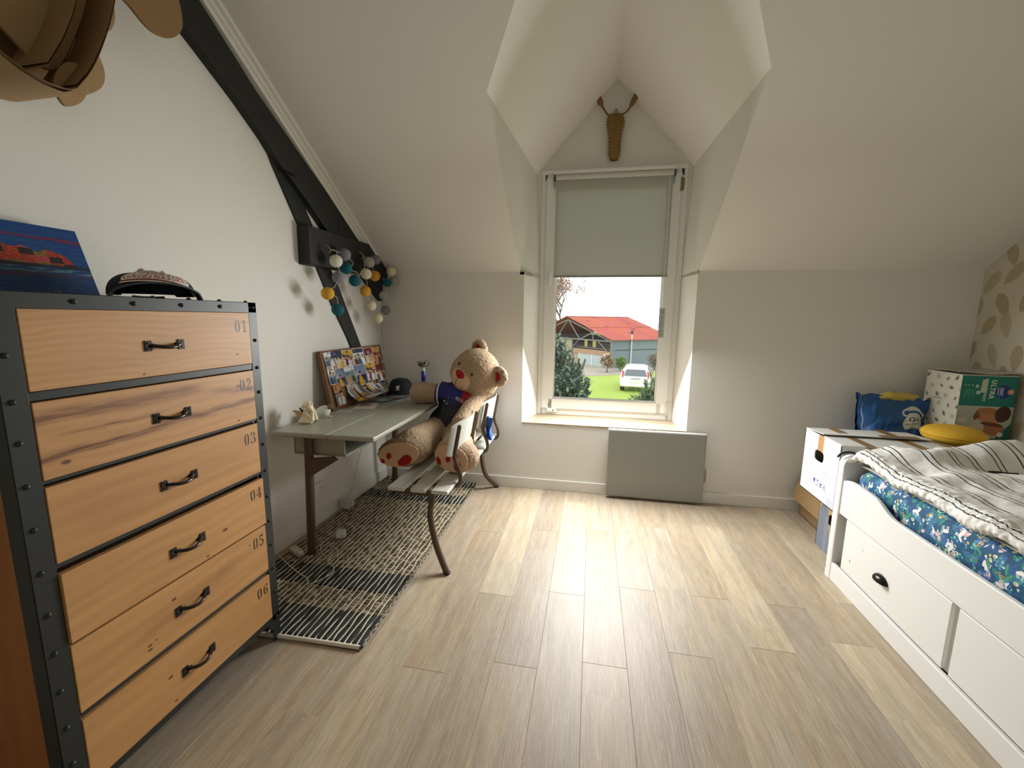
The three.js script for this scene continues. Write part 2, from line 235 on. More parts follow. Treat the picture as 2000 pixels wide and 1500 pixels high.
// ---------------------------------------------------------------- window
{
  const y0 = SILL, y1 = 2.63, W = structGroup('window_1'), F = 0.045;      // outer frame BL..BR
  const ring = (x0, x1, a0, a1, t, z0, z1, r = 0.004) => merge(bb(x0, x0 + t, a0, a1, z0, z1, r), bb(x1 - t, x1, a0, a1, z0, z1, r), bb(x0 + t * 0.5, x1 - t * 0.5, a0, a0 + t, z0, z1, r), bb(x0 + t * 0.5, x1 - t * 0.5, a1 - t, a1, z0, z1, r));
  part('window_frame', ring(BL, BR, y0, y1, F + 0.012, ZW - 0.06, ZW), pvc, W);
  const sx0 = -0.425, sx1 = 0.655, sy0 = 0.63, sy1 = 2.597, S = 0.095;
  part('sash', merge(ring(sx0, sx1, sy0, sy1, S, ZW - 0.045, ZW + 0.014, 0.007), ring(sx0 + S - 0.004, sx1 - S + 0.004, sy0 + S - 0.004, sy1 - S + 0.004, 0.014, ZW - 0.03, ZW + 0.002, 0.005)), pvc, W);
  part('gasket', ring(sx0 + S + 0.008, sx1 - S - 0.008, sy0 + S + 0.008, sy1 - S - 0.008, 0.004, ZW - 0.02, ZW - 0.006, 0), std('#6d7470', 0.6), W);
  part('glass', bb(sx0 + S, sx1 - S, sy0 + S, sy1 - S, ZW - 0.0225, ZW - 0.0205, 0), phys('#ffffff', 0.0, { transmission: 1, thickness: 0, ior: 1.45 }), W);
  part('hinge', merge(rod([BR - 0.052, 2.47, ZW + 0.018], [BR - 0.052, 2.555, ZW + 0.018], 0.0085), rod([BR - 0.052, 2.452, ZW + 0.018], [BR - 0.052, 2.467, ZW + 0.018], 0.0095), bb(BR - 0.06, BR - 0.03, 2.46, 2.55, ZW, ZW + 0.012, 0.003)), std('#8d7f5c', 0.4, { metalness: 0.5 }), W, 'bronze coloured hinge');
  part('hinge', merge(rod([BR - 0.052, 0.645, ZW + 0.018], [BR - 0.052, 0.735, ZW + 0.018], 0.0095), rod([BR - 0.052, 0.625, ZW + 0.018], [BR - 0.052, 0.64, ZW + 0.018], 0.009)), std('#d6cbb6', 0.5), W);
  const handle = part('handle', merge(bx(0.028, 0.14, 0.012, sx0 + 0.046, 1.78, ZW + 0.018, 0.005), rod([sx0 + 0.046, 1.81, ZW + 0.02], [sx0 + 0.046, 1.81, ZW + 0.058], 0.010), bx(0.018, 0.125, 0.012, sx0 + 0.046, 1.765, ZW + 0.06, 0.006)), pvc, W);
  handle.userData.label = 'white window handle pointing down';
  part('lock', merge(bx(0.078, 0.034, 0.014, -0.328, 0.617, ZW + 0.012, 0.003), bx(0.018, 0.03, 0.02, -0.368, 0.62, ZW + 0.012, 0.003)), lin(0.85, 0.85, 0.82, 0.4), W, 'small white sash lock');
  part('screw', rod([-0.322, 0.615, ZW + 0.018], [-0.322, 0.615, ZW + 0.0205], 0.006), std('#30302c', 0.5), W);
  // the ledge over the frame that catches the light
  part('lintel_strip', bb(BL + 0.002, BR - 0.002, y1 - 0.005, y1 + 0.03, ZW - 0.05, ZW + 0.01, 0.006), pvc, W);

  // roller blind, drawn half way
  const bl = thing('roller_blind', 'grey roller blind drawn half way down over the window', 'blind', [0.115, 1.793, ZW + 0.03]), bx0 = -0.46, bx1 = 0.468;
  const fabric = phys('#b4b6ab', 0.9, { transmission: 0.10, thickness: 0, bumpMap: rep(plasterBump, 10), bumpScale: 0.0003 });
  part('fabric', sheet((u, v) => [mix(bx0, bx1, u), mix(0, 0.80, v), 0.004 * Math.sin(u * Math.PI) * (1 - v), u, v], 12, 12), fabric, bl);
  part('bottom_bar', bx(bx1 - bx0 + 0.006, 0.016, 0.011, 0.004, -0.004, 0.001, 0.004), std('#8f938c', 0.5), bl);
  part('fabric_roll', rod([bx0, 0.795, 0.012], [bx1, 0.795, 0.012], 0.022, 0.022, 20), std('#c9cac2', 0.85), bl);
  part('cassette', bb(bx0 - 0.02, bx1 + 0.02, 0.815, 0.845, -0.012, 0.032, 0.006), pvc, bl);
  for (const s of [bx0 - 0.012, bx1 + 0.012]) part('bracket', merge(bx(0.012, 0.055, 0.03, s, 0.795, 0.010, 0.003)), std('#55584f', 0.5), bl, 'dark end bracket');
  part('bead_chain', tube([[0.445, 0.79, 0.02], [0.449, 0.3, 0.022], [0.447, -0.21, 0.02], [0.437, -0.70, 0.018], [0.430, -0.72, 0.018], [0.428, -0.60, 0.018], [0.437, -0.2, 0.016], [0.440, 0.3, 0.016], [0.438, 0.79, 0.014]], 0.0021, 90, 6), lin(0.8, 0.8, 0.78, 0.35), bl);
  const leaflet = canvasTex(64, 256, (x) => { x.fillStyle = '#c9ccc9'; x.fillRect(0, 0, 64, 256); x.fillStyle = '#8b8f8d'; x.fillRect(14, 18, 36, 30); x.fillStyle = '#cfd2cf'; x.fillRect(22, 26, 20, 14); x.fillStyle = '#6f7472'; for (const [y, n] of [[66, 3], [96, 2], [122, 6], [186, 5], [226, 3]]) for (let i = 0; i < n; i++) x.fillRect(10, y + i * 8, 44 - (i * 7) % 16, 3); });
  part('warning_tag', planar(bx(0.044, 0.245, 0.0012, 0.447, -0.385, 0.026, 0)), lin(0.8, 0.8, 0.8, 0.25, { map: (() => { const t = leaflet; t.repeat.set(1 / 0.044, 1 / 0.245); t.offset.set(-(0.425) / 0.044, 0.5075 / 0.245); return t; })() }), bl, 'clear printed safety tag');
  part('tag_clip', merge(bx(0.020, 0.022, 0.012, 0.446, -0.252, 0.022, 0.004), rod([0.44, -0.25, 0.022], [0.478, -0.245, 0.02], 0.004)), lin(0.85, 0.86, 0.86, 0.3), bl);

  // woven animal head above the window
  const head = thing('woven_animal_head', 'small woven straw animal head with two thin ears hanging above the window', 'wall decoration', [0.115, 2.70, ZW + 0.004]);
  const straw = std('#a5834d', 0.85, { bumpMap: plasterBump, bumpScale: 0.001 }), strawD = std('#7d5f33', 0.9);
  const prof = [[0.0, 0.036, 0.030], [0.05, 0.046, 0.046], [0.13, 0.046, 0.052], [0.20, 0.052, 0.056], [0.26, 0.068, 0.055], [0.31, 0.066, 0.045], [0.345, 0.042, 0.03], [0.352, 0.018, 0.02]];
  const at = (y) => { for (let i = 1; i < prof.length; i++) if (y <= prof[i][0]) { const t = (y - prof[i - 1][0]) / (prof[i][0] - prof[i - 1][0]); return [mix(prof[i - 1][1], prof[i][1], t), mix(prof[i - 1][2], prof[i][2], t)]; } return [0.018, 0.02]; };
  part('core', sheet((u, v) => { const y = v * 0.352, [w, d] = at(y), a = (u - 0.5) * Math.PI * 2; return [Math.sin(a) * w * 0.9, y, 0.012 + d * 0.55 + Math.cos(a) * d * 0.5]; }, 20, 14), strawD, head);
  const strands = [];
  for (let k = 0; k < 26; k++) for (const s of [-1, 1]) {          // plaited strands in a chevron, and others round the cheeks
    const y = 0.012 + k * 0.0125, pts = []; for (let i = 0; i <= 4; i++) { const t = i / 4, a = s * t * 1.05, yy = clamp(y + t * 0.022, 0.005, 0.345), [w, d] = at(yy); pts.push([Math.sin(a) * w * 0.98, yy, 0.012 + d * 0.55 + Math.cos(a) * d * 0.55 + 0.003 * Math.sin(t * 3.1)]); }
    strands.push(tube(pts, 0.0052, 5, 5));
  }
  for (const s of [-1, 1]) for (let k = 0; k < 13; k++) { const pts = []; for (let i = 0; i <= 3; i++) { const t = i / 3, a = s * (1.0 + t * 0.9), yy = clamp(0.03 + k * 0.025 + t * 0.016, 0.005, 0.34), [w, d] = at(yy); pts.push([Math.sin(a) * w * 1.0, yy, 0.012 + d * 0.55 + Math.cos(a) * d * 0.5]); } strands.push(tube(pts, 0.0075, 4, 5)); }
  part('plait', merge(strands), straw, head);
  part('hanging_loop', tube([[-0.012, 0.345, 0.02], [-0.010, 0.375, 0.02], [0.004, 0.385, 0.02], [0.014, 0.362, 0.02], [0.012, 0.34, 0.02]], 0.0035, 16, 6), std('#6a5536', 0.8), head);
  for (const pts of [[[-0.05, 0.33, 0.03], [-0.09, 0.375, 0.04], [-0.125, 0.43, 0.05], [-0.163, 0.505, 0.055]], [[0.045, 0.335, 0.03], [0.09, 0.36, 0.045], [0.13, 0.42, 0.06], [0.19, 0.53, 0.07]]]) {
    const c = curve(pts), long = pts[3][1] > 0.52;
    const g = sheet((u, v) => { const p = c.getPoint(v), n = c.getTangent(v), a = u * Math.PI * 2, side = V(0, 0, 1).cross(n).normalize(), r = 0.0075 + (long ? 0.013 * smooth(0.45, 0.62, v) * (1 - smooth(0.86, 1.02, v)) : 0.015 * smooth(0.5, 0.66, v) * (1 - smooth(0.78, 1.0, v))) - 0.004 * smooth(0.95, 1, v); p.addScaledVector(side, Math.cos(a) * r).addScaledVector(V(0, 0, 1), Math.sin(a) * r * 0.8); return [p.x, p.y, p.z]; }, 10, 30);
    part('ear', g, strawD, head);
  }
}
// panel heater and the socket beside it
{
  const h = thing('panel_heater', 'flat grey electric panel heater mounted low under the window', 'heater', [0.525, 0.016, ZB + 0.013]), mat = lin(0.30, 0.31, 0.275, 0.42);
  part('front_panel', bb(-0.365, 0.365, 0.012, 0.553, 0.05, 0.064, 0.007), mat, h);
  part('casing', bb(-0.358, 0.358, 0.018, 0.547, 0.012, 0.051, 0.004), lin(0.25, 0.26, 0.23, 0.5), h);
  part('rim', merge(bb(-0.367, 0.367, 0.006, 0.014, 0.03, 0.062, 0.003), bb(-0.367, -0.36, 0.006, 0.555, 0.03, 0.062, 0.003), bb(0.36, 0.367, 0.006, 0.555, 0.03, 0.062, 0.003), bb(-0.367, 0.367, 0.548, 0.556, 0.02, 0.062, 0.003)), lin(0.36, 0.37, 0.33, 0.4), h);
  for (const s of [-0.25, 0.25]) part('wall_bracket', bb(s - 0.02, s + 0.02, 0.1, 0.45, -0.012, 0.013, 0.002), lin(0.3, 0.3, 0.28, 0.5), h);
  const o = thing('cable_outlet', 'slim white cable outlet plate on the wall beside the heater', 'outlet', [0.932, 0.225, ZB]);
  part('plate', bx(0.03, 0.115, 0.016, 0, 0, 0.008, 0.005), whitePaint, o); part('cover', bx(0.018, 0.09, 0.01, 0, 0, 0.018, 0.004), whitePaint, o);
}

// ---------------------------------------------------------------- chest of drawers
const blackSteel = lin(0.022, 0.026, 0.026, 0.42, { metalness: 0.2 });
const pine = (seed, o = {}) => (u, v) => {        // u along the grain, both in metres
  const U = u * (o.w || 0.66), W = v * (o.h || 0.2);
  let d = W + 0.012 * n2(U * 2.2 + seed, W * 5) + 0.004 * n2(U * 7, W * 20 + seed), kn = 0;
  for (const [kx, ky, ks] of o.knots || []) { const dx = (U - kx) * 0.55, dy = W - ky, r = Math.hypot(dx, dy); d += ks * 0.9 * Math.exp(-((r / (ks * 2.2)) ** 2)) * Math.sign(dy || 1) * 0.9; kn = Math.max(kn, 1 - smooth(ks * 0.35, ks * 0.8, r)); }
  const ring = Math.sin((d * (o.rings || 260) + seed) * 1.0), fine = n2(U * 14, W * 900 + seed), big = n2(U * 1.5 + seed, W * 12);
  let t = 0.62 + 0.10 * ring * (0.6 + 0.4 * n2(U * 3 + seed, W * 9)) + 0.06 * fine + 0.09 * big;
  let c = [mix(0.60, 0.85, t), mix(0.42, 0.655, t), mix(0.235, 0.43, t)];
  if (o.streak) for (const [y0, sl, s, a, x0, x1] of o.streak) { const q = Math.abs(W - y0 - sl * U - 0.004 * n2(U * 9, seed)) / s, m = a * Math.exp(-q * q) * smooth(x0, x0 + 0.12, U) * (1 - smooth(x1 - 0.12, x1, U)) * (0.75 + 0.5 * n2(U * 6 + seed, W * 160)); c = [c[0] * (1 - 0.5 * m), c[1] * (1 - 0.62 * m), c[2] * (1 - 0.7 * m)]; }
  return [mix(c[0], 0.33, kn * 0.85), mix(c[1], 0.19, kn * 0.85), mix(c[2], 0.09, kn * 0.85)];
};
function stencil(t, text) {                       // prints a stencilled number into a drawer-front texture (a DataTexture, row 0 at the bottom)
  const { data, width: w, height: h } = t.image, c = document.createElement('canvas'); c.width = w; c.height = h; const x = c.getContext('2d');
  x.fillStyle = '#000'; x.textBaseline = 'alphabetic';
  for (const [i, ch] of [...text].entries()) { x.save(); x.translate(w * (0.895 + 0.047 * i), h * 0.37); x.scale(0.86, 1.25); x.font = `bold ${h * 0.25}px serif`; x.fillText(ch, 0, 0); x.restore(); if (ch === '0' || ch === '6' || ch === '3') x.clearRect(w * (0.895 + 0.047 * i) + w * 0.0155, h * 0.05, w * 0.0075, h * 0.36); }
  const p = x.getImageData(0, 0, w, h).data;
  for (let yy = 0; yy < h; yy++) for (let xx = 0; xx < w; xx++) { const a = p[((h - 1 - yy) * w + xx) * 4 + 3] / 255 * 0.93, i = (yy * w + xx) * 4; if (a > 0) { data[i] = mix(data[i], 40, a); data[i + 1] = mix(data[i + 1], 24, a); data[i + 2] = mix(data[i + 2], 14, a); } }
  return t;
}
{
  // its own axes: x along the front (the room's back is +x), z out into the room
  const Z0 = -0.7335, W = 0.791, H = 1.479, D = 0.49, c = thing('chest_of_drawers', 'tall chest of six pine drawers numbered 01 to 06 in a black riveted steel frame', 'chest of drawers', [-1.329, 0, Z0 - W / 2], Math.PI / 2);
  const x0 = -W / 2, x1 = W / 2, P = 0.052, PR = 0.042;
  const woodSide = pixelTex(512, 512, (u, v) => { const f = pine(9, { w: 1.2, h: 0.5, rings: 170 })(v, u); return [f[0] * 0.98, f[1] * 0.86, f[2] * 0.72]; });
  const corner = (xa, xb, za, zb) => bb(xa, xb, 0, H, za, zb, 0.003);
  part('frame', merge(
    corner(x0, x0 + P, -0.004, 0), corner(x0, x0 + 0.004, -0.05, 0), corner(x1 - PR, x1, -0.004, 0), corner(x1 - 0.004, x1, -0.05, 0),
    corner(x0, x0 + P, -D, -D + 0.004), corner(x0, x0 + 0.004, -D, -D + 0.05), corner(x1 - PR, x1, -D, -D + 0.004), corner(x1 - 0.004, x1, -D, -D + 0.05),
    bb(x0, x1, H - 0.041, H, -0.004, 0, 0.002), bb(x0, x1, H - 0.004, H, -D, 0, 0.002), bb(x0, x0 + 0.004, H - 0.045, H, -D, 0, 0.002), bb(x1 - 0.004, x1, H - 0.045, H, -D, 0, 0.002),
    bb(x0, x1, 0.098, 0.125, -0.02, 0, 0.002), bb(x0, x0 + 0.004, 0.095, 0.13, -D, 0, 0.002), bb(x1 - 0.004, x1, 0.095, 0.13, -D, 0, 0.002),
    ...[1.013, 0.790, 0.563, 0.343 - 0.0, 0.332].slice(0, 4).map((y, i) => bb(x0 + 0.004, x1 - 0.004, [1.215, 1.003, 0.776, 0.335][i], [1.238, 1.02, 0.79, 0.345][i], -0.022, -0.002, 0.002)), bb(x0 + 0.004, x1 - 0.004, 0.556, 0.564, -0.022, -0.004, 0.001)), blackSteel, c);
  // small gussets at the feet
  part('foot_gusset', extrude([[0, 0], [0.055, 0], [0, -0.055]], 0.004).translate(x0 + P, 0.1, -0.004), blackSteel, c); part('foot_gusset', extrude([[0, 0], [-0.03, 0], [0, -0.045]], 0.004).translate(x1 - PR, 0.1, -0.004), blackSteel, c);
  for (const [a, b] of [[x0 + 0.006, x0 + 0.024], [x1 - 0.024, x1 - 0.006]]) part('side_panel', planar(bb(a, b, 0.13, H - 0.045, -D + 0.01, -0.05, 0), 1, 0, 0), lin(0.62, 0.53, 0.44, 0.6, { map: woodSide }), c, 'brown wooden side panel');
  part('back_panel', bb(x0 + 0.01, x1 - 0.01, 0.12, H - 0.01, -D + 0.004, -D + 0.012, 0), std('#6b4a2a', 0.8), c);
  part('bottom_panel', bb(x0 + 0.02, x1 - 0.02, 0.11, 0.122, -D + 0.01, -0.03, 0), std('#3a2a1c', 0.8), c); part('top_panel', bb(x0 + 0.01, x1 - 0.01, H - 0.03, H - 0.005, -D + 0.01, -0.03, 0), std('#3a2a1c', 0.8), c);
  const rivet = new THREE.SphereGeometry(0.0072, 10, 6, 0, Math.PI * 2, 0, Math.PI / 2).rotateX(Math.PI / 2), rv = [];
  const riv = (x, y) => rv.push(rivet.clone().translate(x, y, 0)), rivTop = (x, z) => rv.push(new THREE.SphereGeometry(0.0072, 10, 6, 0, Math.PI * 2, 0, Math.PI / 2).translate(x, H, z));
  for (let i = 0; i < 6; i++) riv(x0 + 0.02 + i * (W - 0.04) / 5, H - 0.02);
  for (const y of [1.33, 1.22, 1.12, 1.012, 0.9, 0.785, 0.67, 0.56, 0.45, 0.34, 0.23, 0.11]) { riv(x1 - 0.019, y); riv(x0 + 0.02, y); }
  for (let i = 0; i < 7; i++) { rivTop(x0 + 0.03 + i * (W - 0.06) / 6, -0.02); }
  for (const g of rv) part('rivet', g, blackSteel, c);
  const tops = [1.4385, 1.212, 0.9955, 0.7615, 0.553, 0.327], bots = [1.239, 1.014, 0.790, 0.563, 0.350, 0.124], outs = [0, 0, 0, 0.006, 0, 0];
  const opts = [
    { rings: 300, knots: [[0.62, 0.045, 0.007], [0.27, 0.01, 0.005]] },
    { rings: 210, knots: [[0.05, 0.035, 0.010], [0.61, 0.155, 0.008], [0.60, 0.015, 0.006]], streak: [[0.055, 0.05, 0.010, 0.9, -0.1, 0.9], [0.165, 0.02, 0.016, 0.75, -0.1, 0.5], [0.11, 0.02, 0.006, 0.6, 0.0, 0.35], [0.19, -0.08, 0.012, 0.6, 0.45, 0.95]] },
    { rings: 120, knots: [], streak: [[0.1, -0.02, 0.05, 0.12, 0, 0.7]] },
    { rings: 150, knots: [[0.49, 0.075, 0.010], [0.41, 0.012, 0.006]] },
    { rings: 130, knots: [[0.28, 0.15, 0.008], [0.19, 0.05, 0.007], [0.21, 0.055, 0.004], [0.19, 0.035, 0.007], [0.60, 0.165, 0.005]], streak: [[0.09, 0.06, 0.03, 0.25, 0.1, 0.6]] },
    { rings: 110, knots: [[0.24, 0.12, 0.008], [0.25, 0.02, 0.006]] }];
  const U = (p) => { const s = sheet((u, v) => p(u, v), 14, 8); return s; };
  for (let i = 0; i < 6; i++) {
    const d = new THREE.Group(); d.name = 'drawer'; c.add(d);
    const y0 = bots[i], y1 = tops[i], xa = x0 + P + 0.001, xb = x1 - PR - 0.001, o = outs[i] + 0.0;
    const front = bb(xa, xb, y0, y1, -0.018 + o, 0.002 + o, 0.002), uv = front.attributes.uv, p = front.attributes.position;
    for (let k = 0; k < p.count; k++) uv.setXY(k, (p.getX(k) - xa) / (xb - xa), (p.getY(k) - y0) / (y1 - y0));
    const tex = stencil(pixelTex(896, 288, pine(i * 7 + 3, { w: 0.69, h: 0.21, ...opts[i] })), '0' + (i + 1));
    part('drawer_front', front, lin(0.94, 0.93, 0.92, 0.48, { map: tex }), d);
    part('drawer_box', bb(xa + 0.02, xb - 0.02, y0 + 0.015, y1 - 0.02, -D + 0.04, -0.018 + o, 0), std('#5c4023', 0.8), d);
    // bow handle with square plates
    const hx = (xa + xb) / 2 - 0.002, hy = (y0 + y1) / 2 - 0.006, hz = 0.002 + o, plate = (s) => extrude([[0, -0.016], [0.020, -0.016], [0.022, -0.008], [0.034, -0.004], [0.034, 0.004], [0.022, 0.008], [0.020, 0.016], [0, 0.016]], 0.004, 0.0008).scale(s, 1, 1);
    const L = plate(1).translate(hx - 0.064, hy, hz), R = plate(1).rotateZ(Math.PI).translate(hx + 0.064, hy, hz);
    const bow = tube([[hx - 0.046, hy, hz + 0.003], [hx - 0.036, hy - 0.001, hz + 0.010], [hx - 0.022, hy - 0.004, hz + 0.021], [hx, hy - 0.006, hz + 0.025], [hx + 0.022, hy - 0.004, hz + 0.021], [hx + 0.036, hy - 0.001, hz + 0.010], [hx + 0.046, hy, hz + 0.003]], 0.0058, 24, 10);
    part('handle', merge(L, R, bow, ...[-0.055, 0.055].map((q) => rod([hx + q, hy + 0.008, hz + 0.003], [hx + q, hy + 0.008, hz + 0.006], 0.003)), ...[-0.055, 0.055].map((q) => rod([hx + q, hy - 0.008, hz + 0.003], [hx + q, hy - 0.008, hz + 0.006], 0.003))), phys('#120b0a', 0.28, { metalness: 0.35, clearcoat: 0.3 }), d);
  }
}
// on the chest: a small painted canvas and a cap
{
  const art = pixelTex(512, 320, (u, v) => {
    const n = fbm(u * 9, v * 14, 4), b = fbm(u * 30, v * 44 + 5, 3);
    let c = [0.03 + 0.05 * b, 0.27 + 0.10 * n, 0.52 + 0.16 * b];
    if (v < 0.36) c = [0.02 + 0.04 * b, 0.23 + 0.09 * n, 0.44 + 0.12 * b];
    const lay = (m, k) => { c = c.map((x, i) => mix(x, k[i], clamp(m))); };
    lay(smooth(0.035, 0.008, Math.abs(v - 0.84 + 0.04 * u + 0.03 * n)) * smooth(0.2, 0.35, u) * 0.8, [0.55, 0.12, 0.25]);
    const top = 0.62 + 0.05 * Math.round(2.4 * n2(u * 7, 3)) / 2.4 - 0.25 * smooth(0.86, 0.97, u) - 0.2 * (1 - smooth(0.12, 0.22, u)), town = smooth(0.42, 0.435, v + 0.015 * n) * (1 - smooth(top, top + 0.012, v));
    const k = n2(Math.floor(u * 15) * 3.1, Math.floor(v * 11) * 2.7), col = k > 0.45 ? [0.85, 0.32, 0.30] : k > 0.2 ? [0.62, 0.45, 0.16] : k < -0.5 ? [0.16, 0.10, 0.10] : [0.80, 0.25 + 0.08 * b, 0.12];
    lay(town * 0.95, col.map((x) => x * (0.85 + 0.4 * b)));
    lay(smooth(0.035, 0.01, Math.abs(v - 0.405 + 0.02 * n)) * smooth(0.1, 0.2, u), [0.10, 0.11, 0.13]);
    lay(smooth(0.05, 0.02, Math.abs(v - 0.335 - 0.02 * n)) * smooth(-0.1, 0.3, n2(u * 8 + 4, v * 30)), [0.33, 0.48, 0.50]);
    lay(smooth(0.03, 0.01, Math.abs(v - 0.27 - 0.03 * n)) * 0.7, [0.38, 0.16, 0.28]);
    return c;
  });
  const p = thing('canvas_painting', 'small blue canvas painting of red harbour houses leaning on the wall above the chest', 'painting', [-1.742, 1.4795, -0.985], Math.PI / 2);
  p.rotation.order = 'YXZ'; p.rotation.x = -0.34; p.rotation.y = Math.PI / 2 - 0.03;
  const g = sheet((u, v) => [mix(-0.268, 0.268, u), mix(0.004, 0.240, v), 0.0185, u, v], 1, 1);
  part('picture', g, lin(0.9, 0.9, 0.9, 0.55, { map: art, bumpMap: plasterBump, bumpScale: 0.0005 }), p);
  part('canvas_edge', bb(-0.269, 0.269, 0.003, 0.241, 0, 0.018, 0.003), std('#0f5187', 0.7), p);

  const c = thing('visor_cap', 'navy baseball cap with a red and white Corsica badge on the chest of drawers', 'cap', [-1.505, 1.4805, -1.262], 0.98);
  const navy = std('#1c2430', 0.9), R = 0.118;
  // crown with the strap opening cut low at the back
  const crown = sheet((u, v) => { const a = u * Math.PI * 2, back = Math.abs(((a / Math.PI + 0.5) % 2) - 1), low = 0.012 + 0.030 * smooth(0.23, 0.16, Math.abs(a - 1.5 * Math.PI) / Math.PI), t = v * Math.PI / 2; const r = R * Math.pow(Math.cos(t), 0.62), y = low + (0.088 - low) * Math.pow(Math.sin(t), 0.9); return [Math.cos(a) * r * (1 + 0.02 * Math.cos(6 * a)), y, Math.sin(a) * r * 1.05]; }, 72, 16);
  part('crown', crown, new THREE.MeshStandardMaterial({ color: navy.color, roughness: 0.9, side: THREE.DoubleSide }), c);
  part('strap', tube([[-0.045, 0.008, -0.118], [-0.02, 0.006, -0.126], [0.02, 0.006, -0.126], [0.045, 0.008, -0.118]], 0.007, 12, 6), navy, c);
  part('button', ball(0.008, 0, 0.089, 0, 1, 0.6, 1), navy, c);
  const brimY = (u) => 0.004 + 0.048 * Math.sqrt(Math.max(0, 1 - (2 * u - 1) ** 2) + 1e-4);
  const brim = sheet((u, v) => { const x = mix(-0.118, 0.118, u), z0 = 0.112 * Math.sqrt(Math.max(0.0, 1 - (x / 0.125) ** 2)), z1 = 0.07 + 0.115 * Math.sqrt(Math.max(0.0, 1 - (x / 0.135) ** 2)); return [x, brimY(u) - 0.004 * v, mix(z0, z1, v)]; }, 40, 6);
  part('brim', merge(brim, brim.clone().translate(0, -0.003, 0)), new THREE.MeshStandardMaterial({ color: new THREE.Color('#1a222c'), roughness: 0.9, side: THREE.DoubleSide }), c);
  const rim = []; for (let i = 0; i <= 24; i++) { const u = i / 24, x = mix(-0.118, 0.118, u); rim.push([x, brimY(u) - 0.0055, 0.07 + 0.115 * Math.sqrt(Math.max(0, 1 - (x / 0.135) ** 2))]); }
  part('brim_piping', tube(rim, 0.0035, 60, 6), std('#4c5459', 0.8), c);
  const badge = canvasTex(512, 192, (x) => { x.clearRect(0, 0, 512, 192); x.save(); x.translate(250, 118); x.rotate(0.06); x.transform(1, 0, -0.22, 1, 0, 0); x.font = 'italic bold 124px serif'; x.textAlign = 'center'; x.lineJoin = 'round'; x.strokeStyle = '#e6dfd2'; x.lineWidth = 40; x.strokeText('Corsica', 0, 0); x.beginPath(); x.moveTo(-210, 34); x.quadraticCurveTo(20, 6, 236, 46); x.lineWidth = 44; x.stroke(); x.strokeStyle = '#7a1f2b'; x.lineWidth = 16; x.stroke(); x.lineWidth = 13; x.strokeText('Corsica', 0, 0); x.fillStyle = '#e9dccb'; x.fillText('Corsica', 0, 0); x.restore(); });
  const patch = sheet((u, v) => { const a = mix(-0.98, 0.98, u), y = mix(0.030, 0.088, v) + 0.013 * Math.cos(a * 1.5), r = R * 1.06 * Math.pow(Math.cos(Math.asin(clamp((y - 0.012) / 0.076, 0, 0.97))), 0.62) ; return [Math.sin(a) * Math.max(r, 0.06) , y * 0.99 + 0.002, Math.cos(a) * Math.max(r, 0.05) * 1.05 + 0.004]; }, 30, 8);
  part('badge', patch, new THREE.MeshStandardMaterial({ map: badge, alphaTest: 0.5, roughness: 0.85, side: THREE.DoubleSide }), c);
}

